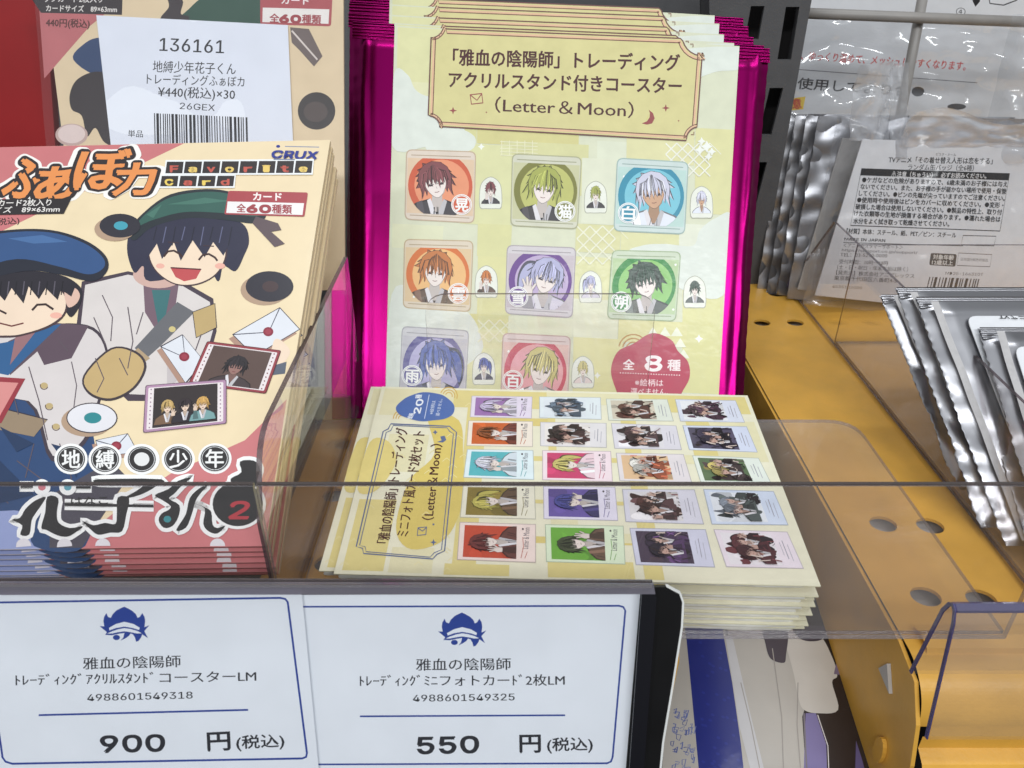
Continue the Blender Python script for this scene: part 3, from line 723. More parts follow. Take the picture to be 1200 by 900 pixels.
P.line([(497.5,491),(503,463)], .8, (214,222,240)); P.text('※絵柄は', (507,486), (510.5,470), 5, (230,236,246), .0, up=(-5,-.2)); P.text('選べません。', (514.5,488), (518.5,468), 5, (230,236,246), .0, up=(-5,-.2))
cards = [
 [[(552.8,464),(624,465),(623,490.7),(550.7,489)], [(549,493),(624.5,494),(624.5,524),(546.7,522.7)], [(547.5,526.7),(625,528),(626,562.7),(543,560)], [(542.7,568),(626.7,569),(628,609),(539,606.7)], [(538.7,612),(628,614.7),(628,660),(535.5,656.5)]],
 [[(632,465),(704,466),(705,492),(632,490)], [(633,494.7),(710.7,496),(711,525),(633,523)], [(635.5,528),(716,529),(718,565),(635.5,563)], [(636.5,570),(721,571),(724.5,610.7),(637,608.5)], [(638.7,614.7),(730.7,616.5),(733,662),(640,659)]],
 [[(710,467.5),(782,468),(789.6,494),(713,493)], [(716,496),(792.5,499),(799,527.6),(720,526)], [(721.7,531),(801,532.5),(811,566),(726,564)], [(729,573.5),(814,574),(825,615),(733,612)], [(737.6,619),(827,620.6),(838,665.4),(745,662.5)]],
 [[(791,468),(862,469.5),(873,495.5),(797,494)], [(799.7,498.7),(875,500),(888,530.5),(807.5,527.6)], [(811,534),(889,537),(904,567),(821,566)], [(824,573.5),(906.6,576),(924,616),(834,615)], [(836,620.6),(922.5,623.5),(942,667),(851,665)]]]
spec = [[((158,116,176),(190,178,206),(224,216,232),(232,222,238)), ((204,98,46),(150,84,46),(120,56,44),(244,232,218)), ((92,182,190),(206,206,222),(214,224,232),(226,240,244)), ((142,124,58),(190,180,92),(98,76,58),(238,234,214)), ((198,78,54),(112,52,50),(104,62,56),(244,224,216))],
 [((226,232,238),(112,128,146),(70,82,98),(228,236,240)), ((238,232,228),(60,44,44),(66,44,44),(230,226,228)), ((204,72,114),(204,192,116),(238,210,218),(246,226,232)), ((108,90,164),(78,78,150),(64,58,104),(232,226,242)), ((112,174,66),(66,72,50),(108,84,70),(224,238,208))],
 [((210,200,182),(96,60,52),(86,52,46),(226,230,218)), ((228,224,228),(74,52,56),(84,62,66),(224,220,228)), ((226,190,150),(240,236,228),(150,82,60),(230,222,224)), ((224,220,222),(88,54,50),(90,62,64),(222,220,232)), ((74,60,78),(52,40,58),(84,58,96),(214,214,232))],
 [((236,236,240),(104,76,90),(70,48,62),(220,224,238)), ((86,80,100),(66,58,80),(40,34,46),(216,222,240)), ((96,116,84),(214,196,120),(70,58,58),(230,236,226)), ((232,236,242),(138,146,158),(84,92,90),(214,224,242)), ((238,232,236),(94,48,52),(84,42,46),(238,226,234))]]
for ci in range(4):
    for ri in range(5):
        q = cards[ci][ri]; bgc, hair, coat, bord = spec[ci][ri]; sd = ci*10+ri
        P.quad(q, shade(bord, .8)); P.quad([bil(q, a, b) for a, b in ((-.98,.96),(.98,.96),(.98,-.96),(-.98,-.96))], bord)
        iq_ = [bil(q, a, b) for a, b in ((-.86,.84),(.5,.84),(.5,-.84),(-.86,-.84))]
        P.quad(iq_, bgc); P.clip = iq_
        Rr = random.Random(sd)
        for k in range(5):
            cx, cy = Rr.uniform(-1,1), Rr.uniform(-1,1); rr = Rr.uniform(.2,.5)
            P.blob([bil(iq_, cx+rr*Rr.uniform(.6,1.2)*math.cos(a), cy+rr*Rr.uniform(.6,1.2)*math.sin(a)) for a in [2*math.pi*k2/7 for k2 in range(7)]], shade(bgc, Rr.uniform(.82,1.12)), 3)
        if ci < 2 and not (ci == 1 and ri < 2):
            bust(P, lambda a, b: bil(iq_, -b*.98-.05, a*.98), hair, coat, 300+sd, detail=2, style=(1 if (ri+ci) % 3 == 0 else 0), tilt=.15*Rr.choice([-1,1]), px=.55)
        else:
            for k in range(14):
                cx, cy = Rr.uniform(-.8,.9), Rr.uniform(-.9,.8); rr = Rr.uniform(.12,.36); c = Rr.choice([coat, shade(coat,.6), shade(coat,1.3), shade(hair,.7), (40,30,34)])
                P.blob([bil(iq_, cx+rr*1.3*Rr.uniform(.3,1.2)*math.cos(a), cy+rr*Rr.uniform(.3,1.2)*math.sin(a)) for a in [2*math.pi*k2/6 for k2 in range(6)]], c, 3)
            bust(P, lambda a, b: bil(iq_, -b*.62-.25, a*.72+.38), hair, shade(coat,.8), 400+sd, skin=(206,172,158), detail=1, tilt=.4, px=.45, style=(ri % 3))
            bust(P, lambda a, b: bil(iq_, -b*.7-.1, a*.8-.36), shade(hair,.75), coat, 450+sd, skin=(200,164,150), detail=1, tilt=-.45, px=.45)
            for k in range(26):
                a, b = Rr.uniform(-.4,1), Rr.uniform(-1,1); dx, dy = Rr.uniform(-.3,.3), Rr.uniform(-.3,.3)
                P.line([bil(iq_,a,b), bil(iq_,a+dx,b+dy*.5), bil(iq_,a+dx*1.6,b+dy)], Rr.uniform(.5,1.4), Rr.choice([(30,22,26),(50,36,40),(214,196,186),shade(coat,1.5),shade(coat,.5)]))
        P.clip = None
        if ci < 2 and not (ci == 1 and ri < 2):
            P.text('Letter & Moon', bil(q, .8, -.3), bil(q, .84, .8), 7, (70,62,78), 0, up=tuple(Vector(bil(q,.62,0))-Vector(bil(q,.84,0))))
            P.line([bil(q,.62,-.8), bil(q,.68,-.2), bil(q,.66,.3)], .7, shade(bgc,.9)); P.line([bil(q,.72,-.8), bil(q,.78,-.45)], .7, shade(bgc,.9))
            x, y = bil(q, .66, .72); P.ell(x, y, 1.2, 1.2, (60,50,60), 0, 8)
        else:
            P.line([bil(q,.72,-.5), bil(q,.74,.5)], .8, (150,146,160)); P.line([bil(q,.82,-.6), bil(q,.84,.3)], .6, (170,166,178)); P.line([bil(q,.64,-.3), bil(q,.65,.4)], .5, (160,156,168))
P.build('printed_face', 'print', t)
ordn = ['second','third','fourth','fifth','sixth','seventh','eighth','ninth','tenth']
for k in range(1, N_ST):
    Rr = random.Random(50+k)
    off = (-.0066 if k == 1 else Rr.uniform(-.0009,.0009), .0042 if k == 1 else Rr.uniform(-.0007,.0006), -TH*k-.0001)
    lab = ('second card pack from the top of the yellow flat stack, shifted out to the left' if k == 1 else
           'bottom card pack of the yellow flat stack, lying on the clear tray' if k == N_ST-1 else '%s card pack from the top of the yellow flat stack' % ordn[k-1])
    c = copy_thing(t, lab, off, g)
    if k > 1:
        for ch in list(c.children):
            ch.scale = (.992, .992, 1)
            if ch.name.startswith('wrapper'):
                me = inner_body(TH-.0003, k+1).build('wrapper', ['edge'], t); me.parent = c; bpy.data.objects.remove(ch)

# ================================================================== PINK BOOKLET PACKS (leaning stack)
PB = Pl(at_y(311, 640, .2085), 34)
g = 'pink and cream booklets in the leaning stack'
t = thing('booklet', 'topmost cream and pink booklet of the leaning stack, its whole cover in view', 'booklet pack', PB.px(150, 500), g)
cq = [(-62,174), (387,164), (311,640), (-140,646)]
CREAM = (236,216,178); PINK = (202,118,120)
mb = MB(); mb.slab(PB, [PB.uv(*p) for p in [cq[3], (44,643.5), cq[2], cq[1], cq[0]]], .0031, 0, lin((222,200,166)), .0005, 0, {0: lin((150,162,206)), 1: lin((206,122,122))}); mb.build('pages', ['edge'], t)
P = Print(PB, .00004)
P.quad(cq, CREAM)
P.poly([(-62,174),(216,168),(0,272),(-84,312)], PINK)
P.poly([(336,468),(311,640),(80,643),(140,596),(200,555),(287,516)], (204,122,124))
# left blue field and large plain colour shapes of the cover picture (a generic pair of children)
P.poly([(-110,520),(40,560),(70,600),(60,643),(-140,646)], (150,162,206))
DK = (46,42,58)
P.blob([(-80,440),(-20,450),(50,470),(105,500),(110,560),(100,640),(40,640),(30,600),(-60,600),(-120,560)], (42,70,112))
P.poly([(60,580),(130,540),(150,560),(96,642),(58,642)], (78,74,84))
# right child: coat, bag strap, face, hair, cap
P.poly([(96,330),(150,318),(215,330),(250,350),(254,388),(240,440),(200,470),(150,470),(110,430),(90,380)], (70,58,70))
P.poly([(100,334),(150,322),(212,334),(246,354),(250,386),(236,436),(200,464),(152,462),(114,426),(95,380)], (216,208,204))
P.poly([(168,330),(210,330),(204,372),(186,392),(170,366)], (116,92,104)); P.poly([(178,340),(200,340),(194,372),(186,384)], (58,110,112))
P.poly([(208,354),(228,366),(190,404),(172,420),(158,408)], (104,104,108)); P.poly([(162,408),(176,420),(148,440),(136,428)], (176,152,120))
P.ell(202,386,4,3.4,(206,190,130))
P.poly([(226,366),(252,356),(254,384),(230,396)], (190,164,112)); P.line([(226,366),(252,356),(254,384),(230,396)], 1.1, DK, True)
P.ell(186,322,30,16,(206,170,158))
P.blob([(158,266),(176,254),(210,250),(250,252),(284,262),(292,282),(286,300),(276,318),(262,312),(256,330),(240,318),(176,330),(168,312),(158,320),(150,300),(150,280)], (44,44,66))
P.blob([(176,276),(200,266),(240,268),(262,278),(266,300),(254,322),(232,334),(206,334),(184,320),(174,300)], (70,50,56)); P.blob([(177,277),(200,267),(239,269),(260,279),(264,300),(253,321),(231,332.5),(206,332.5),(185,319),(175.5,300)], (240,216,190))
P.poly([(168,272),(206,254),(252,256),(280,268),(286,290),(276,304),(268,288),(262,300),(250,284),(240,302),(226,282),(212,306),(204,284),(190,304),(184,286),(172,304)], (44,44,66))
for k in range(9): x = 180+k*11; P.line([(x+4,266),(x,282+(k % 3)*3)], 1.2, (96,98,128) if k % 2 else (28,28,44))
for ex, ey in ((203,298),(244,302)):
    P.line([(ex-11,ey+3),(ex-6,ey-3),(ex+1,ey-4),(ex+8,ey),(ex+11,ey+4)], 2.4, (60,36,36)); P.line([(ex-6,ey-14),(ex+7,ey-13)], 1.3, (60,44,54))
P.poly([(200,314),(236,316),(230,327),(216,330),(206,325)], (190,78,80)); P.line([(200,314),(236,316)], 1.5, (80,34,40))
P.ell(258,312,6,3.4,(236,178,160)); P.ell(188,312,5,3,(236,178,160))
P.blob([(152,272),(166,252),(200,228),(250,222),(290,232),(312,250),(300,262),(262,258),(220,256),(180,266),(158,282)], (36,44,50)); P.blob([(160,266),(172,250),(202,231),(250,225),(288,234),(306,249),(298,254),(260,250),(216,249),(180,258)], (52,94,84))
P.poly([(300,254),(326,262),(330,270),(318,272),(334,286),(322,290),(296,262)], (96,80,84))
# left child: coat, face, hair, cap
P.blob([(-60,390),(10,392),(60,380),(110,384),(128,420),(118,470),(100,520),(60,540),(30,470),(-60,470)], (66,56,66))
P.blob([(-60,392),(10,394),(60,383),(108,387),(125,420),(115,468),(97,516),(62,534),(34,470),(-60,470)], (214,206,204))
P.poly([(10,400),(60,378),(104,382),(84,420),(52,428),(44,412),(12,440)], (92,74,86)); P.poly([(-40,410),(14,400),(46,384),(72,380),(20,430),(10,440),(-40,430)], (44,92,140))
P.poly([(12,428),(46,384),(18,396)], (150,108,112))
P.blob([(98,440),(130,408),(160,412),(172,430),(158,456),(130,470),(104,462)], (60,50,56)); P.blob([(100,441),(131,410),(158,414),(169,430),(156,454),(130,467),(106,460)], (196,168,116))
for bx, by in ((52,452),(58,476),(66,500)): P.ell(bx, by, 4.4, 3.6, (190,168,120)); P.line(arc((bx,by), 4.6, 20, 200, 6), 1, (90,70,60))
P.poly([(0,478),(56,492),(40,512),(-40,496)], (150,130,106)); P.line([(0,478),(56,492)], 1.2, DK)
P.blob([(-70,330),(-20,316),(60,320),(92,334),(96,352),(84,372),(70,362),(40,390),(-60,380)], (36,32,42))
P.blob([(-60,340),(0,330),(50,332),(76,342),(78,366),(62,382),(34,392),(6,396),(-50,390)], (70,50,54)); P.blob([(-60,341),(0,332),(50,334),(74,344),(76,365),(60,380),(33,390),(6,393.5),(-50,388)], (238,214,190))
P.blob([(76,342),(88,338),(94,346),(90,356),(80,360)], (222,184,166))
P.poly([(-70,322),(0,318),(60,324),(88,338),(84,348),(72,340),(68,352),(54,338),(46,351),(34,336),(28,356),(14,338),(6,353),(-8,338),(-60,350)], (36,32,42))
for k in range(9): P.line([(2+k*9,330),(k*9,346)], 1.3, (92,86,98) if k % 2 else (20,18,26))
P.line([(38,364),(44,357.5),(54,357),(63,363)], 2.6, (50,30,30)); P.line([(-14,368),(-4,362),(8,368)], 2.4, (50,30,30)); P.line([(0,379),(14,382.5),(28,379)], 1.8, (110,54,50)); P.ell(66,370,7,3.6,(236,178,160))
P.blob([(-80,310),(-40,280),(10,270),(60,270),(100,282),(124,300),(126,318),(108,330),(70,322),(30,318),(-40,330)], (30,34,48)); P.blob([(-80,310),(-40,284),(10,273),(60,273),(98,285),(120,301),(122,314),(104,322),(70,313),(20,304),(-40,318)], (48,82,130))
for ln in ([(120,346),(132,372),(130,400)], [(150,360),(156,400),(150,432)], [(236,392),(226,420),(228,438)], [(110,372),(124,404)], [(168,366),(160,392)], [(204,404),(200,440)], [(12,446),(22,486)], [(34,430),(46,470),(56,516)], [(84,424),(90,452),(84,500)], [(70,400),(80,412)], [(112,420),(122,444),(114,460)], [(140,420),(150,440)], [(-20,560),(10,590)], [(20,540),(60,570)], [(70,520),(84,560),(70,600)], [(40,520),(30,560)]):
    P.line(ln, 1.2, (92,80,88))
for pts in ([(196,410),(222,400),(214,440),(196,456)],): P.poly(pts, (196,187,187))
for pts in ([(-40,560),(0,540),(40,580),(0,590)], [(60,520),(96,530),(90,560)], [(0,500),(40,520),(20,530)]): P.poly(pts, (32,54,88))
for pts in ([(196,240),(240,232),(270,236),(230,240)], [(172,252),(190,240),(180,256)]): P.poly(pts, (70,116,102))
for pts in ([(10,280),(50,276),(80,284),(40,286)],): P.poly(pts, (70,108,158))
# dark round lanterns, letters with red seals, framed cards
for cx, cy, rx, ry, dot in ((141,265,24,14,(66,158,176)),(316,336,28,18,(70,52,54)),(108,490,30,18,(44,134,140))):
    P.ell(cx-6, cy+4, rx, ry, (178,150,126)); P.ell(cx, cy, rx, ry, (44,42,52) if dot != (44,134,140) else (60,50,56))
    if dot == (44,134,140): P.ell(cx, cy, rx-1.3, ry-1.3, (226,224,228))
    P.ell(cx+1, cy, rx*.34, ry*.36, dot)
def envelope(q):
    P.quad([(a-4, b+5) for a, b in q], (176,140,122)); P.quad(q, DK); q = [bil(q, a, b) for a, b in ((-.97,.95),(.97,.95),(.97,-.95),(-.97,-.95))]; P.quad(q, (222,224,230))
    P.line([q[0], bil(q, .05, -.1), q[1]], 1.1, (70,70,86)); x, y = bil(q, .05, -.05); P.ell(x, y, 6, 5.4, (140,44,62)); P.ell(x, y, 3.6, 3.2, (160,60,76))
envelope([(272,392),(328,360),(352,386),(298,418)]); envelope([(188,406),(214,392),(240,424),(218,450)]); envelope([(112,516),(150,508),(162,530),(118,536)])
P.blob([(320,402),(328,398),(340,412),(330,428),(318,432)], (238,214,190)); P.poly([(322,428),(336,424),(334,438),(318,440)], (90,98,112))
def framed(q, rim, sky, seed, n):
    P.rrect(q, shade(rim, .6), .05); P.rrect([bil(q,a,b) for a,b in ((-.98,.97),(.98,.97),(.98,-.97),(-.98,-.97))], rim, .05)
    P.rrect([bil(q,a,b) for a,b in ((-.92,.88),(.92,.88),(.92,-.88),(-.92,-.88))], (232,222,222), .03)
    iq_ = [bil(q,a,b) for a,b in ((-.78,.84),(.78,.84),(.78,-.84),(-.78,-.84))]; P.quad(iq_, sky); P.clip = iq_
    for k in range(n):
        x = 0 if n == 1 else -.55+1.1*k/(n-1); sc_ = .95 if n == 1 else .62
        bust(P, lambda a, b: bil(iq_, x+a*sc_*(.75 if n == 1 else .62), b*sc_-.1), [(44,38,42),(196,164,104),(52,42,46),(204,160,90)][k if n == 1 else k+1], [(70,58,60),(120,92,70),(44,38,44),(120,160,160)][k if n == 1 else k+1], seed+k, (150,112,104) if n == 1 else (232,206,184), detail=1, px=.8)
    P.clip = None
    for k in range(10):
        for s_ in (-.85, .85): x, y = bil(q, s_, -.8+1.6*k/9); P.ell(x, y, .9, .9, shade(rim,.8), 0, 6)
framed([(243,400),(330,411),(312,462),(221,450)], (150,62,70), (92,72,66), 700, 1)
framed([(171,452),(266,445),(266,497),(168,508)], (178,140,168), (52,44,44), 720, 3)
P.quad([(-30,440),(30,444),(2,496),(-40,500)], (150,50,60)); P.quad([(-30,446),(22,449),(0,488),(-36,492)], (214,140,136))
# cover lettering
for ch, a, b, em in (('ふ',(2,229),(48,230),56),('ぁ',(40,232),(86,231),54),('ぼ',(86,219),(146,219),54),('カ',(132,228),(178,227),46)):
    up = (em*.2, -em*.98)
    P.text(ch, (a[0]-6,a[1]), (b[0]+6,b[1]), em, (246,242,236), .125, up=up)
for ch, a, b, em in (('ふ',(2,229),(48,230),56),('ぁ',(40,232),(86,231),54),('ぼ',(86,219),(146,219),54),('カ',(132,228),(178,227),46)):
    up = (em*.2, -em*.98)
    P.text(ch, (a[0]-2,a[1]), (b[0]+2,b[1]), em, (42,32,34), .085, up=up); P.text(ch, a, b, em, (232,146,80), .034, up=up)
for i, c in enumerate('Favorite'):
    x = 194+i*21.6; q = [(x+2,190-i*.1),(x+21.5,190-i*.1),(x+20,203.6),(x,203.6)]; P.quad([(q[0][0]-1.6,q[0][1]-2),(q[1][0]+1.6,q[1][1]-2),(q[2][0]+1.6,q[2][1]+2),(q[3][0]-1.6,q[3][1]+2)], (238,240,240)); P.quad(q, (46,40,40))
    P.text(c, (x+6,202), (x+15,202), 14, [(196,90,76),(232,200,110)][i % 2], .05)
for i, c in enumerate('Card'):
    x = 188+i*21.9; q = [(x+2,206.8),(x+21.5,206.8),(x+20,219),(x,219)]; P.quad([(q[0][0]-1.6,q[0][1]-1),(q[1][0]+1.6,q[1][1]-1),(q[2][0]+1.6,q[2][1]+2),(q[3][0]-1.6,q[3][1]+2)], (238,240,240)); P.quad(q, (46,40,40))
    P.text(c, (x+6,217.5), (x+15,217.5), 13, [(236,206,100),(196,90,76)][i % 2], .05)
P.text('CRUX', (318,185.5), (371,187), 17, (38,52,140), .05, up=(5,-16)); P.ell(326,171.6,2.4,1.7,(38,52,140)); P.line([(334,171.6),(374,172.5)], 1, (130,140,170)); P.line([(321,187.6),(346,188)], 1.2, (120,130,160))
P.rrect([(268,224),(361,226),(357,254.4),(263,251.7)], (170,70,76), .08); P.quad([(267,236.6),(356.5,238.6),(354.6,252.4),(265.4,250)], (240,236,234))
P.text('カード', (297,234.6), (330,235.2), 10.5, (246,236,232), .04); P.text('全', (277.5,248.2), (288,248.6), 10.5, (160,66,72), .03); P.text('60', (290,249), (317,249.6), 16, (160,66,72), .07); P.text('種類', (319,249.6), (342,250.2), 11.5, (160,66,72), .03)
P.poly([(-40,234.5),(84,233),(75,251),(-44,253)], (38,32,34)); P.text('ックカード2枚入り', (-22,241.8), (60,241), 8.6, (232,228,222), .02, up=(1.6,-8.6)); P.text('サイズ　89×63mm', (-18,250), (70,248.4), 8, (232,228,222), .02, up=(1.6,-8)); P.text('(税込)', (-6,264), (23,261.5), 9, (60,36,36), .02)
# series title
circles = [(83.5,538,'地'),(123.5,538.5,'縛'),(166.5,538.5,''),(209,538,'少'),(252,537.5,'年')]
for x, y, c in circles: P.ell(x, y, 19.5 if c else 21, 18, (244,244,242))
def q_(pts): return [(x*.275, 538+y*.272) for x, y in pts]
strokes = [q_(p) for p in [
 [(88,113),(142,113),(142,124),(88,124)], [(325,117),(388,117),(388,128),(325,128)],
 [(52,262),(86,254),(110,215),(150,180),(196,163),(180,196),(152,236),(136,266),(126,326),(88,326),(96,286)],
 [(204,163),(250,170),(244,230),(252,275),(300,298),(356,290),(322,318),(290,335),(248,330),(200,306),(178,296),(195,230)],
 [(424,88),(690,88),(664,120),(612,150),(562,166),(526,170),(580,140),(602,108),(424,104)],
 [(278,190),(656,198),(656,210),(278,203)],
 [(504,166),(552,170),(540,240),(522,312),(472,318),(420,327),(384,300),(354,268),(400,286),(450,276),(494,280),(500,230)],
 [(662,156),(720,130),(760,95),(818,80),(780,112),(745,150),(722,172),(766,200),(762,250),(736,290),(700,297),(678,266),(690,236),(720,220),(728,202),(690,176)],
 [(888,113),(850,128),(810,170),(793,240),(752,308),(794,297),(818,242),(836,180),(862,142)],
 [(828,192),(874,214),(868,280),(890,312),(928,322),(962,288),(930,298),(908,284),(902,230),(880,212)]]]
flame = q_([(960,140),(988,112),(985,85),(1030,58),(1024,12),(1082,8),(1108,40),(1098,84),(1090,120),(1040,150)])
strokes = [crom(p, 3) if len(p) > 4 else p for p in strokes]; flame = crom(flame, 3)
for p in strokes+[flame]:
    c_ = Vector((sum(a[0] for a in p)/len(p), sum(a[1] for a in p)/len(p)))
    P.line(p, 9.5, (244,244,242), True)
for x, y in ((180,122),(290,122)): P.ell(x*.275, 538+y*.272, 10, 9.4, (244,244,242))
P.ell(1015*.275, 538+195*.272, 33, 29.5, (244,244,242))
for p in strokes: P.poly(p, (44,42,42))
P.poly(flame, (44,42,42)); P.ell(1015*.275, 538+195*.272, 29.5, 26, (44,42,42))
for (x, y), c in (((180,122),(206,120,130)),((290,122),(96,160,176)),((715,260),(60,140,146))): P.ell(x*.275, 538+y*.272, 4.4, 3.9, c)
P.text('2', (269,608), (291,608), 40, (178,58,66), .025, up=(5,-39))
for x, y, c in circles:
    P.ell(x, y, 16.5, 15, (46,44,44)); P.ell(x, y, 15.2, 13.8, (238,238,238)); P.ell(x, y, 14.6, 13.2, (46,44,44))
    if c: P.text(c, (x-10.5,y+9), (x+10.5,y+9), 23, (240,240,238), .02)
    else: P.ell(x, y, 9, 8, (230,230,228))
P.text('はなこ', (84,592), (127,590.5), 11, (46,44,44), .02)
for x in (28, 76, 121, 255): P.poly([(x-9,640+(x < 80)*1.5),(x+9,640)]+arc((x,640), 9, 0, -180, 8)[1:-1], (226,222,226))
P.build('printed_cover', 'sleeve', t)
lab2 = ['second booklet from the top of the pink leaning stack','third booklet from the top of the pink leaning stack','fourth booklet from the top of the pink leaning stack','fifth booklet from the top of the pink leaning stack','sixth booklet from the top of the pink leaning stack','bottom booklet of the pink leaning stack, its edge against the clear tray']
for k, lab in enumerate(lab2):
    Rr = random.Random(k+5)
    off = -PB.n*.0033*(k+1) + PB.ey*(-.0011*min(k+1, 5)+Rr.uniform(-.0004,.0004)) + PB.ex*Rr.uniform(-.0007,.0007)
    copy_thing(t, lab, off, g)

# ================================================================== BACK BOOKLET IN ITS SLEEVE, WITH STICKER
PK = Pl(at_y(230, 165, .415), 58)
t = thing('booklet', 'upright cream booklet in a clear sleeve with a white barcode sticker, behind the leaning stack', 'booklet pack', PK.px(230, 300))
kq = [(44,-70), (402,-70), (404,340), (96,340)]
mb = MB(); mb.slab(PK, [PK.uv(*p) for p in kq[::-1]], .003, 0, lin((206,184,152)), .0005); mb.build('pages', ['edge'], t)
P = Print(PK, .00004); P.quad(kq, (226,204,168))
P.poly([(40,-70),(230,-70),(105,31),(52,92)], (190,108,110)); P.quad([(30,-12),(144,-12),(143,17.5),(48,15)], (52,44,46))
P.text('カードサイズ　89×63mm', (54,12.8), (137,14.2), 8.5, (230,224,218), .02); P.text('ックカード2枚入り', (52,1.6), (120,2.6), 8.5, (230,224,218), .02); P.text('440円(税込)', (54,30.5), (105,32), 11, (92,48,46), .03)
P.blob([(206,34),(222,10),(250,-10),(300,-20),(340,0),(330,30),(260,60)], (52,84,70)); P.blob([(86,70),(98,52),(118,44),(160,48),(170,80),(120,90)], (44,66,104))
P.blob([(82,110),(92,92),(118,84),(150,100),(150,170),(124,168),(112,150),(102,160),(96,136),(84,128)], (52,44,46)); P.ell(84,158,19,13,(196,168,160)); P.ell(84,157,16,11,(226,206,200))
P.ell(371,130,22,22,(60,54,52)); P.ell(370,131,14,12,(84,72,68)); P.poly([(340,32),(362,34),(378,66),(368,78),(352,60),(342,50)], (112,98,94)); P.line([(342,36),(372,70)], 2, (220,208,200)); P.blob([(188,22),(198,8),(196,-6),(214,0),(212,16),(222,20),(214,34),(196,34)], (60,52,54))
P.rrect([(305,-14),(390,-12),(388,31),(305,28.5)], (176,84,88), .08); P.quad([(308,9),(386,11),(385,28),(307.5,26)], (238,232,226)); P.text('カード', (330,4), (362,5), 11, (244,234,230), .03); P.text('全', (316,25.4), (327,25.8), 11, (160,66,72), .03); P.text('60', (328,26), (352,26.8), 16, (160,66,72), .07); P.text('種類', (354,26.6), (376,27.4), 11.5, (160,66,72), .03)
P.build('printed_cover', 'sleeve', t)
P = Print(PK, .0010)
sq = [(114,19), (338,30.5), (344.5,178), (132,180)]
P.quad(sq, (226,230,240))
S = (30,30,36)
P.text('136161', (188,60.5), (263,63.5), 29.5, S, .012); P.text('地縛少年花子くん', (180,84.5), (277,87.5), 15, S, .005); P.text('トレーディングふぁぼカ', (173,98.5), (287,102), 13.5, S, .005)
P.text('¥440(税込)×30', (186,113.5), (276,117), 14.5, S, .012); P.text('26GEX', (211.5,128.5), (252.5,131), 14.5, S, .005); P.text('単品', (151,160.5), (168.5,161.2), 9, S, .005)
x = 181.5; Rr = random.Random(8)
while x < 292:
    wd = Rr.choice([1.2, 1.2, 2.2, 3]); P.quad([(x,133.5+(x-181)*.045),(x+wd,133.5+(x-181)*.045),(x+wd+.8,172),(x+.8,172)], S); x += wd+Rr.choice([1.2, 1.4, 2.2])
P.build('price_sticker', 'tag', t)
mb = MB(); sl = [(36,-74), (409,-74), (411,346), (70,346)]
mb.grid(lambda s, q: (lambda p: PK.pt(p[0], p[1], .0013+.0008*noise.noise(Vector((s*5, q*5, 1)))))(PK.uv(*bil([sl[0],sl[1],sl[2],sl[3]], 2*s-1, 2*q-1))), 30, 30); mb.build('clear_sleeve', ['sleevefilm'], t, smooth=True)

# ================================================================== PRICE TAGS AND THEIR HOLDER
PT = Pl(at_y(560, 698, .172), 74)
t = thing('price_holder', 'black backed clear price card holder along the front edge of the tray', 'price holder', PT.px(500, 720))
mb = MB()
hq = [(-60,690), (780,688), (800,700), (799,730), (778,872), (770,980), (-60,980)]
mb.prism([PT.px(x, y, -.0016) for x, y in hq[::-1]], PT.n*-.0014); mb.build('black_backing', ['black'], t)
mb = MB()
rim = [(782,688), (797,696), (800.5,706), (799,735), (788,805), (777,870), (768,960)]
for a, b in zip(rim, rim[1:]): mb.prism([PT.px(a[0]-1, a[1], -.0014), PT.px(b[0]-1, b[1], -.0014), PT.px(b[0]+1.4, b[1], -.0014), PT.px(a[0]+1.4, a[1], -.0014)], PT.n*-.0018)
mb.build('white_rim', ['white'], t)
mb = MB(); mb.prism([PT.px(x, y, .0016) for x, y in [(733,960),(752,690),(766,690),(769,700),(750,960)]], PT.n*.0006); mb.build('sleeve_end', ['dkfilm'], t)
mb = MB(); mb.prism([PT.px(x, y, .0010) for x, y in [(-60,691.5),(766,690.5),(764,679),(-60,677)]], PT.n*.003); mb.build('top_channel', ['rail'], t)
mb = MB(); mb.prism([PT.px(x, y, .0044) for x, y in [(-60,686.8),(764,688.2),(764,685.2),(-60,683.4)]], PT.n*.0006); mb.build('channel_lip', ['acrpale'], t)
mb = MB(); mb.prism([PT.px(x, y, .0044) for x, y in [(-60,679.6),(764,682),(764,680),(-60,677)]], PT.n*.0007); mb.build('channel_edge', ['acredge'], t)
mb = MB(); mb.grid(lambda s, q: (lambda p: PT.pt(p[0], p[1], .0007+.0003*noise.noise(Vector((s*6, q*3, 1)))))(PT.uv(-60+s*813, 692+q*260)), 40, 16); mb.build('clear_front', ['sleevefilm'], t, smooth=True)
BL = (28,62,150); W = (240,245,251); K = (34,36,44)
def emblem(P, cx, cy, k):
    def m(pts): return [(cx+(x-545)*k, cy+(y-455)*k) for x, y in pts]
    P.poly(m([(120,485),(200,490),(185,400),(195,330),(235,262),(262,325),(310,345),(345,280),(410,215),(480,180),(540,153),(600,180),(680,225),(740,280),(770,345),(810,325),(850,260),(890,330),(900,400),(888,505),(972,470),(885,570),(947,692),(850,625),(830,680),(785,740),(745,754),(725,680),(690,625),(650,612),(620,655),(560,695),(478,734),(525,680),(545,602),(450,617),(330,642),(213,636),(245,590)]), BL)
    P.poly(m([(280,515),(400,448),(545,410),(700,448),(808,513),(795,552),(690,518),(545,493),(400,518),(290,558)]), W)
    P.poly(m([(250,612),(330,575),(440,538),(545,518),(650,533),(760,565),(845,607),(760,610),(650,588),(545,573),(440,588),(330,610)]), W)
    P.ell(cx+(408-545)*k, cy+(680-455)*k, 60*k, 45*k, BL)
def border(P, o, wd):
    P.line(o, wd, BL, True)
t = thing('price_tag', 'white price tag reading 550 with a blue border, right of the other tag', 'price tag', PT.px(550, 800))
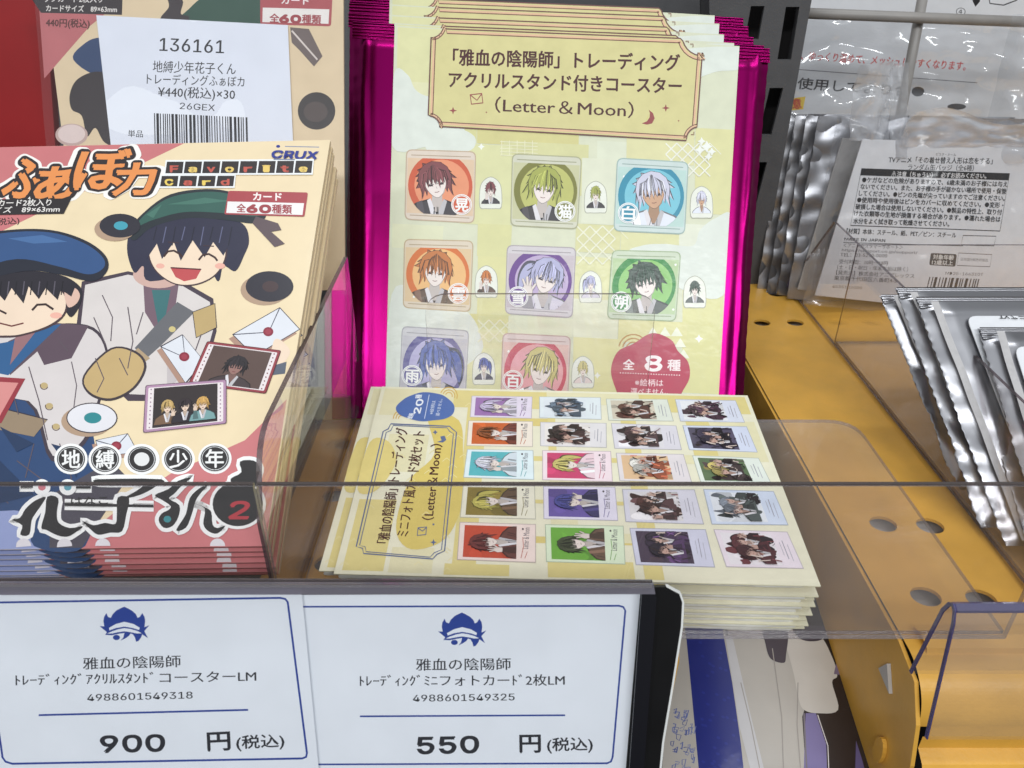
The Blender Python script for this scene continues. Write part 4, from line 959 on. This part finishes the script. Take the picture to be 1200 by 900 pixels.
P = Print(PT, -.0012); q = [(340,699.5), (751,698), (731,940), (352,940)]
P.quad(q, W)
border(P, [(330,713.5),(726,712.3),(731,713.6),(733.4,718),(718.5,890),(716.5,895.5),(712,897.5),(340,899)], 2.2)
emblem(P, 541.3, 740.3, .0667)
P.text('雅血の陰陽師', (487,787.5), (598.5,786.5), 15.5, K, .014); P.text('ﾄﾚｰﾃﾞｨﾝｸﾞﾐﾆフォトカーﾄﾞ2枚LM', (421,806), (662,805), 14.5, K, .013)
P.text('4988601549325', (483.5,825), (603,823.4), 15.5, K, .016); P.line([(421,842.3),(662.5,841)], 2, BL)
P.text('550', (489,886), (560.5,884.6), 37, K, .03); P.text('円', (609.5,883), (633.5,882.6), 24, K, .03); P.text('(税込)', (641.5,882), (695,881), 17, K, .02)
P.build('printed_card', 'tag', t)
t = thing('price_tag', 'white price tag reading 900 with a blue border, at the lower left corner', 'price tag', PT.px(180, 800))
P = Print(PT, -.0002); q = [(-70,695), (353,690), (378,950), (-70,950)]
P.quad(q, W)
border(P, [(-40,707),(328,701),(334,702.3),(337,706),(359.5,883),(358.5,887.5),(354,889.3),(14,895.5),(6,893),(2.5,888),(-10,800)], 2.4)
emblem(P, 145.5, 732, .0685)
P.text('雅血の陰陽師', (97,784), (211.5,781), 15.5, K, .014); P.text('ﾄﾚｰﾃﾞｨﾝｸﾞｱｸﾘﾙｽﾀﾝﾄﾞコースターLM', (18,803), (300,798), 14.5, K, .013)
P.text('4988601549318', (102,822), (225.5,818.8), 15.5, K, .016); P.line([(45,838.5),(290.5,832.3)], 2.2, BL)
P.text('900', (118,882), (192.5,880.2), 37, K, .03); P.text('円', (243.5,878.5), (269.5,877.2), 25, K, .03); P.text('(税込)', (277,877), (333,874.4), 17, K, .02)
P.build('printed_card', 'tag', t)

# ================================================================== SILVER FOIL PACKS (right tray)
g = 'silver foil packs in the right tray'
def silver_pack(tl, lb, label, seed, wdt=.105, inset=.016):
    """tl = picture position of its top left corner, lb = of its lower left corner"""
    b0 = at_z(lb[0], lb[1], ZA+.004); phi = 27
    # lean found from the two corners
    best = None
    for k in range(120, 700, 5):
        p = Pl(b0, k/10); u, v = p.uv(*tl)
        if v > 0 and (best is None or abs(v-.118) < best[0]): best = (abs(v-.118), k/10)
    phi = best[1]; pl = Pl(b0, phi); u0, L = pl.uv(*tl)
    t = thing('silver_pack', label, 'foil pack', b0, g)
    S_ = seed*3.7
    def f(s, q, front):
        e_ = min(s, 1-s); k = max(0, 1-e_/.16); h = .0045*min(1, e_/.12)**.8*min(1, (1-q)/.08)*min(1, q/.05+.2)
        n1 = noise.noise(Vector((s*7+S_, q*9, 2)))+.35*noise.noise(Vector((s*18+S_, q*16, 5)))
        wv = (k*.0022*max(0, 1.05-q)+.0002)*n1*min(1, (1-q)/.3)
        x = u0*q + s*wdt + .0004*math.sin(q*150)*(1 if e_ < .01 else 0)
        return pl.pt(x, q*L, (h if front else -h*.6)+wv)
    mb = MB(); mb.grid(lambda s, q: f(s**1.5, q, True), 56, 60); mb.grid(lambda s, q: f((1-s)**1.5, q, False), 30, 40); pouch = mb.build('foil_pouch', ['silver'], t, smooth=True)
    mb = MB(); mb.grid(lambda s, q: pl.pt(u0*(1-.055+.055*q)+s*wdt, L*(1-.05+.05*q), .0012+.0003*math.sin(q*20)), 4, 16); mb.build('top_seal', ['silver'], pouch, smooth=True)
    # white backing strip on the left flank and the label card
    mb = MB(); mb.grid(lambda s, q: pl.pt(u0*q+.0045+.0036*s, q*L*.95+.002, .0052+.0010*noise.noise(Vector((q*5+S_, seed, 1)))), 2, 30, 0, lin((186,184,184))); mb.build('card_edge', ['edge'], t, smooth=True)
    mb = MB(); o_ = []
    for (x, y) in [(inset, .02), (wdt-.01, .02), (wdt-.01, .90), (inset, .90)]: o_.append((u0*y+x, y*L))
    out = []
    for i in range(4):
        p = Vector(o_[i]); a = Vector(o_[i-1]); b = Vector(o_[(i+1) % 4]); pa = p+(a-p).normalized()*.005; pb = p+(b-p).normalized()*.005
        for k in range(6): s = k/5; r_ = pa*(1-s)**2+p*2*s*(1-s)+pb*s*s; out.append((r_.x, r_.y))
    mb.slab(pl, out, .0006, 0, lin((226,228,232)), .0002, .0064); mb.build('label_card', ['print'], t)
    return t, pl, u0, L
sp = [((1031,347),(1124,574),'rearmost silver foil pack, its corner furthest left in the clear divider tray'),
      ((1049,338),(1150,618),'second silver foil pack from the back of the clear divider tray'),
      ((1072,349),(1178,640),'third silver foil pack from the back, its white label edge showing'),
      ((1121,373),(1212,662),'fourth silver foil pack from the back of the clear divider tray'),
      ((1146,385),(1238,690),'fifth silver pack from the back, with a large rounded white label'),
      ((1181,432),(1270,700),'nearest silver foil pack, dark topped, cut by the right edge of the photo')]
for i, (a, b, lab) in enumerate(sp):
    t, pl, u0, L = silver_pack(a, b, lab, i+1, inset=[.02,.02,.017,.013,.0095,.012][i])
    if i == 2:
        P = Print(pl, .0070); P.text('TVアニメ', (1160,376), (1200,377), 9, (30,30,34), .03, up=(2,5)); P.build('label_print', 'print', t)

# ================================================================== CAN-BADGE PACKS
PG = Pl(at_y(960, 352, .512), 80, 6)
g = 'badge packs standing in a row'
t = thing('badge_pack', 'front clear badge pack with a white warning label of small Japanese print', 'badge pack', PG.px(1060, 352), g)
lq = [(1011,163), (1222,170), (1196,372), (955,346)]
mb = MB(); mb.slab(PG, [PG.uv(*p) for p in lq[::-1]], .0012, 0, lin((222,222,224)), .0002); mb.build('back_card', ['edge'], t)
P = Print(PG, .00005); P.quad(lq, (214,215,218)); KK = (40,40,42)
def gp(a, b): return (1011+(a*(1222-1011)) + (b)*(955-1011)*(1-a) + b*a*(1196-1222), 163+a*7+b*((346-163)*(1-a)+(372-170)*a))
def cx_(x, y): return (960+x*.2444, 140+y*.2444)
def tx(s, x0, y0, x1, y1, em, bold=.01, col=KK): P.text(s, cx_(x0,y0), cx_(x1,y1), em*.2444, col, bold, up=(em*.2444*.1, -em*.2444))
tx('ビスク・ドール', 560,172,655,176, 15); tx('TVアニメ「その着せ替え人形は恋をする」', 332,205,830,212, 33, .02); tx('ランダム缶バッジ（全6種）', 425,240,740,245, 31, .015)
bx = [cx_(203,236), cx_(913,260), cx_(866,535), cx_(150,508)]
P.line(bx, 1.1, KK, True); P.quad([cx_(203,236), cx_(913,260), cx_(908,292), cx_(196,268)], KK)
tx('⚠注意（ちゅうい）　必ずお読みください。', 345,272,800,282, 28, .02, (222,222,222))
body = ['●ケガなどの危険がありますので、6歳未満のお子様には与え','ないでください。また、お子様の手が届かない場所で使用・保管','してください。●ピンの先端が尖っていますのでご注意ください。','●使用時や使用後はピンをカバーに収めてください。●変形・','破損した場合は使用しないでください。●製品の特性上、取り付','けた衣類等の生地が損傷する場合があります。●濡れた場合は']
for i, s_ in enumerate(body): tx(s_, 205-i*8,300+i*32, 902-i*7,322+i*33.5, 29, .022)
tx('水分をよく拭き取って乾燥させてください。', 163,497,622,512, 29, .022)
tx('【材質】本体：スチール、紙、PET／ピン：スチール', 130,545,655,566, 28, .02); tx('MADE IN JAPAN', 120,580,315,587, 26, .02)
P.line([cx_(115,590), cx_(690,606)], .8, KK)
for s_, x0, y0, x1, y1 in [('＜アニメカスタマーサポート＞',115,612,400,622),('https://support.co.jp/support/',108,632,470,645),('TEL：03-5210-0000',100,656,325,662),('受付時間：10時～18時',95,690,330,698),('（土・日・祝日・年末年始は除く）',85,716,425,728),('【発売元】株式会社アニプレックス',80,742,455,760),('東京都千代田区六番町4-5',70,768,370,782),('4535102000',62,806,205,814)]: tx(s_, x0, y0, x1, y1, 24, .012, (84,80,78))
P.rrect([cx_(535,640), cx_(660,646), cx_(652,706), cx_(527,698)], (70,66,64), .15); tx('対象年齢', 545,668,645,672, 25, .03, (214,212,208)); tx('12歳以上', 540,694,640,698, 25, .03, (214,212,208))
P.line([cx_(690,556), cx_(848,560), cx_(838,606), cx_(680,602)], .9, KK, True); P.line([cx_(668,640), cx_(828,648), cx_(818,706), cx_(660,700)], .9, (110,106,104), True); tx('日本国内販売許諾品', 678,676,808,681, 16, 0, (100,96,94))
tx('MD25-166310T', 605,744,785,750, 27, .01, (84,80,78))
x = 528; Rr = random.Random(3)
while x < 770:
    wd = Rr.choice([5,5,9,13]); P.quad([cx_(x,755+(x-528)*.04), cx_(x+wd,755+(x-528)*.04), cx_(x+wd-14,812+(x-528)*.04), cx_(x-14,812+(x-528)*.04)], (70,60,52)); x += wd+Rr.choice([5,7,10])
P.build('printed_label', 'print', t)
# clear bag round the card, with a puffed, folded top flap
bq = [(985,136), (1240,140), (1216,386), (944,358)]
def bagpt(s, q, sd):
    p = PG.uv(*bil(bq, 2*s-1, 2*q-1)); e_ = min(s, 1-s, q, (1-q)*1.5); h = .009*min(1, e_/.15)**.6
    wr = .004*noise.noise(Vector((s*7, q*7, sd)))+.0022*noise.noise(Vector((s*19, q*15, sd+3)))
    return PG.pt(p[0], p[1], (.004+h+wr*min(1, e_*8+.2)) if sd > 0 else -.004-h+wr)
mb = MB(); mb.grid(lambda s, q: bagpt(s, q, 1), 50, 44); mb.build('clear_bag', ['sleevefilm'], t, smooth=True)
mb = MB(); mb.grid(lambda s, q: bagpt(1-s, q, -1), 40, 36); mb.build('bag_back', ['bag'], t, smooth=True)
def flap(s, q):
    x = 1000+s*52*(1-.1*q)+q*2; y = 165-q*(88+6*s); p = PG.uv(x, y)
    return PG.pt(p[0], p[1], -.006+.02*q*q*.6+.004*noise.noise(Vector((s*5, q*5, 3)))+.006*math.sin(s*4))
mb = MB(); mb.grid(flap, 14, 24); mb.grid(lambda s, q: (lambda p: PG.pt(p[0], p[1], -.004+.012*s+.003*noise.noise(Vector((s*9, q*8, 8)))))(PG.uv(1047+s*9, 186-q*112)), 8, 24)
def flap2(s, q):
    x = 1052+s*170; y = 172-q*(36+10*math.sin(s*7)); p = PG.uv(x, y); return PG.pt(p[0], p[1], .001+.012*q+.004*noise.noise(Vector((s*9, q*5, 13))))
mb.grid(flap2, 40, 12); mb.build('bag_flap', ['flapfilm'], t, smooth=True)
# the packs behind it: seen at their left edges
for k, lab in enumerate(['second badge pack, its shiny edge just left of the white warning label', 'third badge pack from the front, a dark shiny edge', 'fourth badge pack from the front, a dark shiny edge', 'rearmost badge pack of the row, furthest left']):
    c = thing('badge_pack', lab, 'badge pack', PG.px(1060, 352), g); dx = -7.5*(k+1)
    def bp(s, q, sd, k=k):
        p = PG.uv(*bil(bq, 2*s-1, 2*q-1)); e_ = min(s, 1-s, q, 1-q); h = .0022*min(1, e_/.1)
        return PG.pt(p[0]-.0042*(k+1), p[1]+.0012*(k % 2), -.014-.0085*(k+1)+(h if sd > 0 else -h)+.0028*noise.noise(Vector((s*10+k*7, q*12, sd+k))))
    mb = MB(); mb.grid(lambda s, q: bp(s**1.4, q, 1), 40, 50); mb.grid(lambda s, q: bp((1-s)**1.4, q, -1), 24, 30); mb.build('foil_back', ['silver2'], c, smooth=True)
    mb = MB(); u_ = [PG.uv(*p) for p in lq[::-1]]; mb.slab(PG, [(a-.0042*(k+1), b) for a, b in u_], .001, 0, lin([(168,164,160),(70,60,90),(120,110,104),(60,56,58)][k]), .0002, -.0105-.0085*(k+1)); mb.build('back_card', ['edge'], c)

# ================================================================== WHITE BAGGED GOODS BEHIND THE GRID
PW = Pl(at_y(1030, 300, .66), 84)
t = thing('white_package', 'white bagged package with red and black Japanese text, hanging behind the wire grid', 'package', PW.px(1040, 330))
wq = [(890,-80), (1290,-80), (1290,345), (870,345)]
mb = MB(); mb.slab(PW, [PW.uv(*p) for p in wq[::-1]], .01, 0, lin((214,214,216)), .001); mb.build('bag', ['edge'], t)
P = Print(PW, .00008); P.quad(wq, (216,217,220))
RD = (196,60,56)
P.text('、ゆっくり温めて、メッシュしやすくなります。', (938,69), (1131,82), 11.5, RD, .02, up=(2.6,-11.5))
P.line([(930,81),(1145,97)], 1, (120,120,124)); P.text('使用してより合●', (934,103), (1082,113), 14.5, (40,40,44), .02, up=(2,-14.5))
P.quad([(924,116),(944,113),(941,128),(921,130)], (232,196,40)); P.text('注意', (918,128), (939,126), 13, (190,50,30), .05)
P.ell(1121,125,11,3.6,(46,44,46)); P.text('④', (1120,17), (1131,18), 11, (50,50,54), 0)
P.poly([(1138,-6),(1150,-6),(1148,2),(1143,8),(1140,2)], (30,28,30)); P.line([(1158,-6),(1160,4),(1176,6),(1192,0)], 1.4, (60,60,64))
for k in range(7): P.text('さんがはいています', (926+(k % 2)*8,196+k*8), (948+(k % 2)*6,196+k*8), 6.5, (130,128,128), 0)
P.quad([(892,322),(950,322),(948,334),(890,334)], (40,38,40))
P.build('printed_front', 'sleeve', t)
mb = MB(); mb.grid(lambda s, q: (lambda p: PW.pt(p[0], p[1], .006+.006*noise.noise(Vector((s*4, q*5, 2)))+.003*noise.noise(Vector((s*13, q*10, 5)))))(PW.uv(905+s*330, 140-q*116-8*math.sin(s*5))), 50, 24); mb.build('clear_bag', ['bag'], t, smooth=True)
t = thing('folded_bag', 'crumpled clear plastic bag at the right edge, above the badge packs', 'plastic bag', PW.px(1180, 120))
PF = Pl(at_y(1180, 150, .56), 80, -20)
mb = MB(); mb.grid(lambda s, q: (lambda p: PF.pt(p[0], p[1], .018*math.sin(s*5+q)+.008*noise.noise(Vector((s*5, q*7, 2)))))(PF.uv(1150-q*0+ (1-q)*-5+s*110+q*30, 190-q*170)), 40, 40); mb.build('film', ['bag'], t, smooth=True)

# ================================================================== GOODS ON THE TIER BELOW
PL_ = Pl(at_y(900, 800, .235), 14)
t = thing('boxed_goods', 'glossy boxed goods with a blue band, on the tier below the clear tray', 'boxed goods', PL_.px(900, 900))
lq = [(640,520), (886,520), (1062,980), (660,980)]
mb = MB(); mb.slab(PL_, [PL_.uv(*p) for p in lq[::-1]], .02, 0, lin((150,146,140)), .001); mb.build('box', ['edge'], t)
P = Print(PL_, .00008); P.quad(lq, (186,180,172))
P.poly([(770,520),(812,520),(848,745),(858,800),(868,870),(880,980),(826,980),(814,850),(804,745)], (34,44,124))
for k in range(60):
    x, y = R.uniform(806,850), R.uniform(700,930); P.ell(x+(y-745)*.12, y, 2.5, 1.6, (40,52,138), 30, 7)
P.line([(846,700),(858,790),(893,910),(910,980)], 2.4, (40,38,46)); P.poly([(850,745),(858,745),(880,840),(900,920),(884,920),(866,850)], (200,198,200))
P.poly([(840,520),(886,520),(1062,980),(955,980),(944,900),(940,840),(942,834),(955,760),(905,640),(868,600)], (34,20,18))  # shade of the arm's side painted into the cover as dark brown
P.blob([(918,740),(930,735),(938,750),(960,745),(975,770),(981,792),(975,800),(982,832),(958,836),(942,832),(936,820),(930,790)], (206,200,192)); P.poly([(980,776),(990,776),(990,792),(977,790)], (126,110,134))
P.blob([(895,735),(922,735),(921,768),(918,777),(903,772),(897,755)], (66,54,64)); P.blob([(930,735),(970,735),(962,750),(940,750)], (60,50,62))
P.poly([(944,836),(956,836),(968,872),(972,980),(948,980),(942,900)], (124,114,162)); P.line([(942,836),(944,880),(950,980)], 2, (120,112,120)); P.line([(958,838),(970,874),(974,980)], 1, (226,220,220))
for pts in ([(868,800),(880,850),(890,900)], [(905,760),(916,840),(918,900)], [(935,800),(934,850),(938,900)]): P.line(pts, 1.1, (160,152,146))
P.poly([(1003,868),(1010,890),(1014,905),(1002,905)], (96,84,130))
for k in range(70):                    # blue printed scrawl on the pale strip
    x, y = R.uniform(786,812), R.uniform(832,960); h = R.uniform(3,8); wd = R.uniform(2,6); c = R.choice([(70,86,150),(96,110,168),(120,130,180)])
    P.line([(x,y),(x+wd,y-R.uniform(-2,3)),(x+wd*.6,y+h),(x,y+h*.7)], R.uniform(.7,1.5), c, R.random() < .5)
P.build('printed_front', 'sleeve', t)
PY = Pl(PT.px(780, 860, -.02), 74)
t = thing('support_plate', 'narrow yellow metal strip showing beside the black edge of the price holder', 'metal plate', PY.px(780, 940))
mb = MB(); mb.prism([PY.px(x, y) for x, y in [(764,980),(776,872),(796,775),(796,735),(780,735),(700,980)]][::-1], PY.n*-.0015); mb.build('plate', ['yellow'], t)
bpy.data.scenes.remove(_ts)
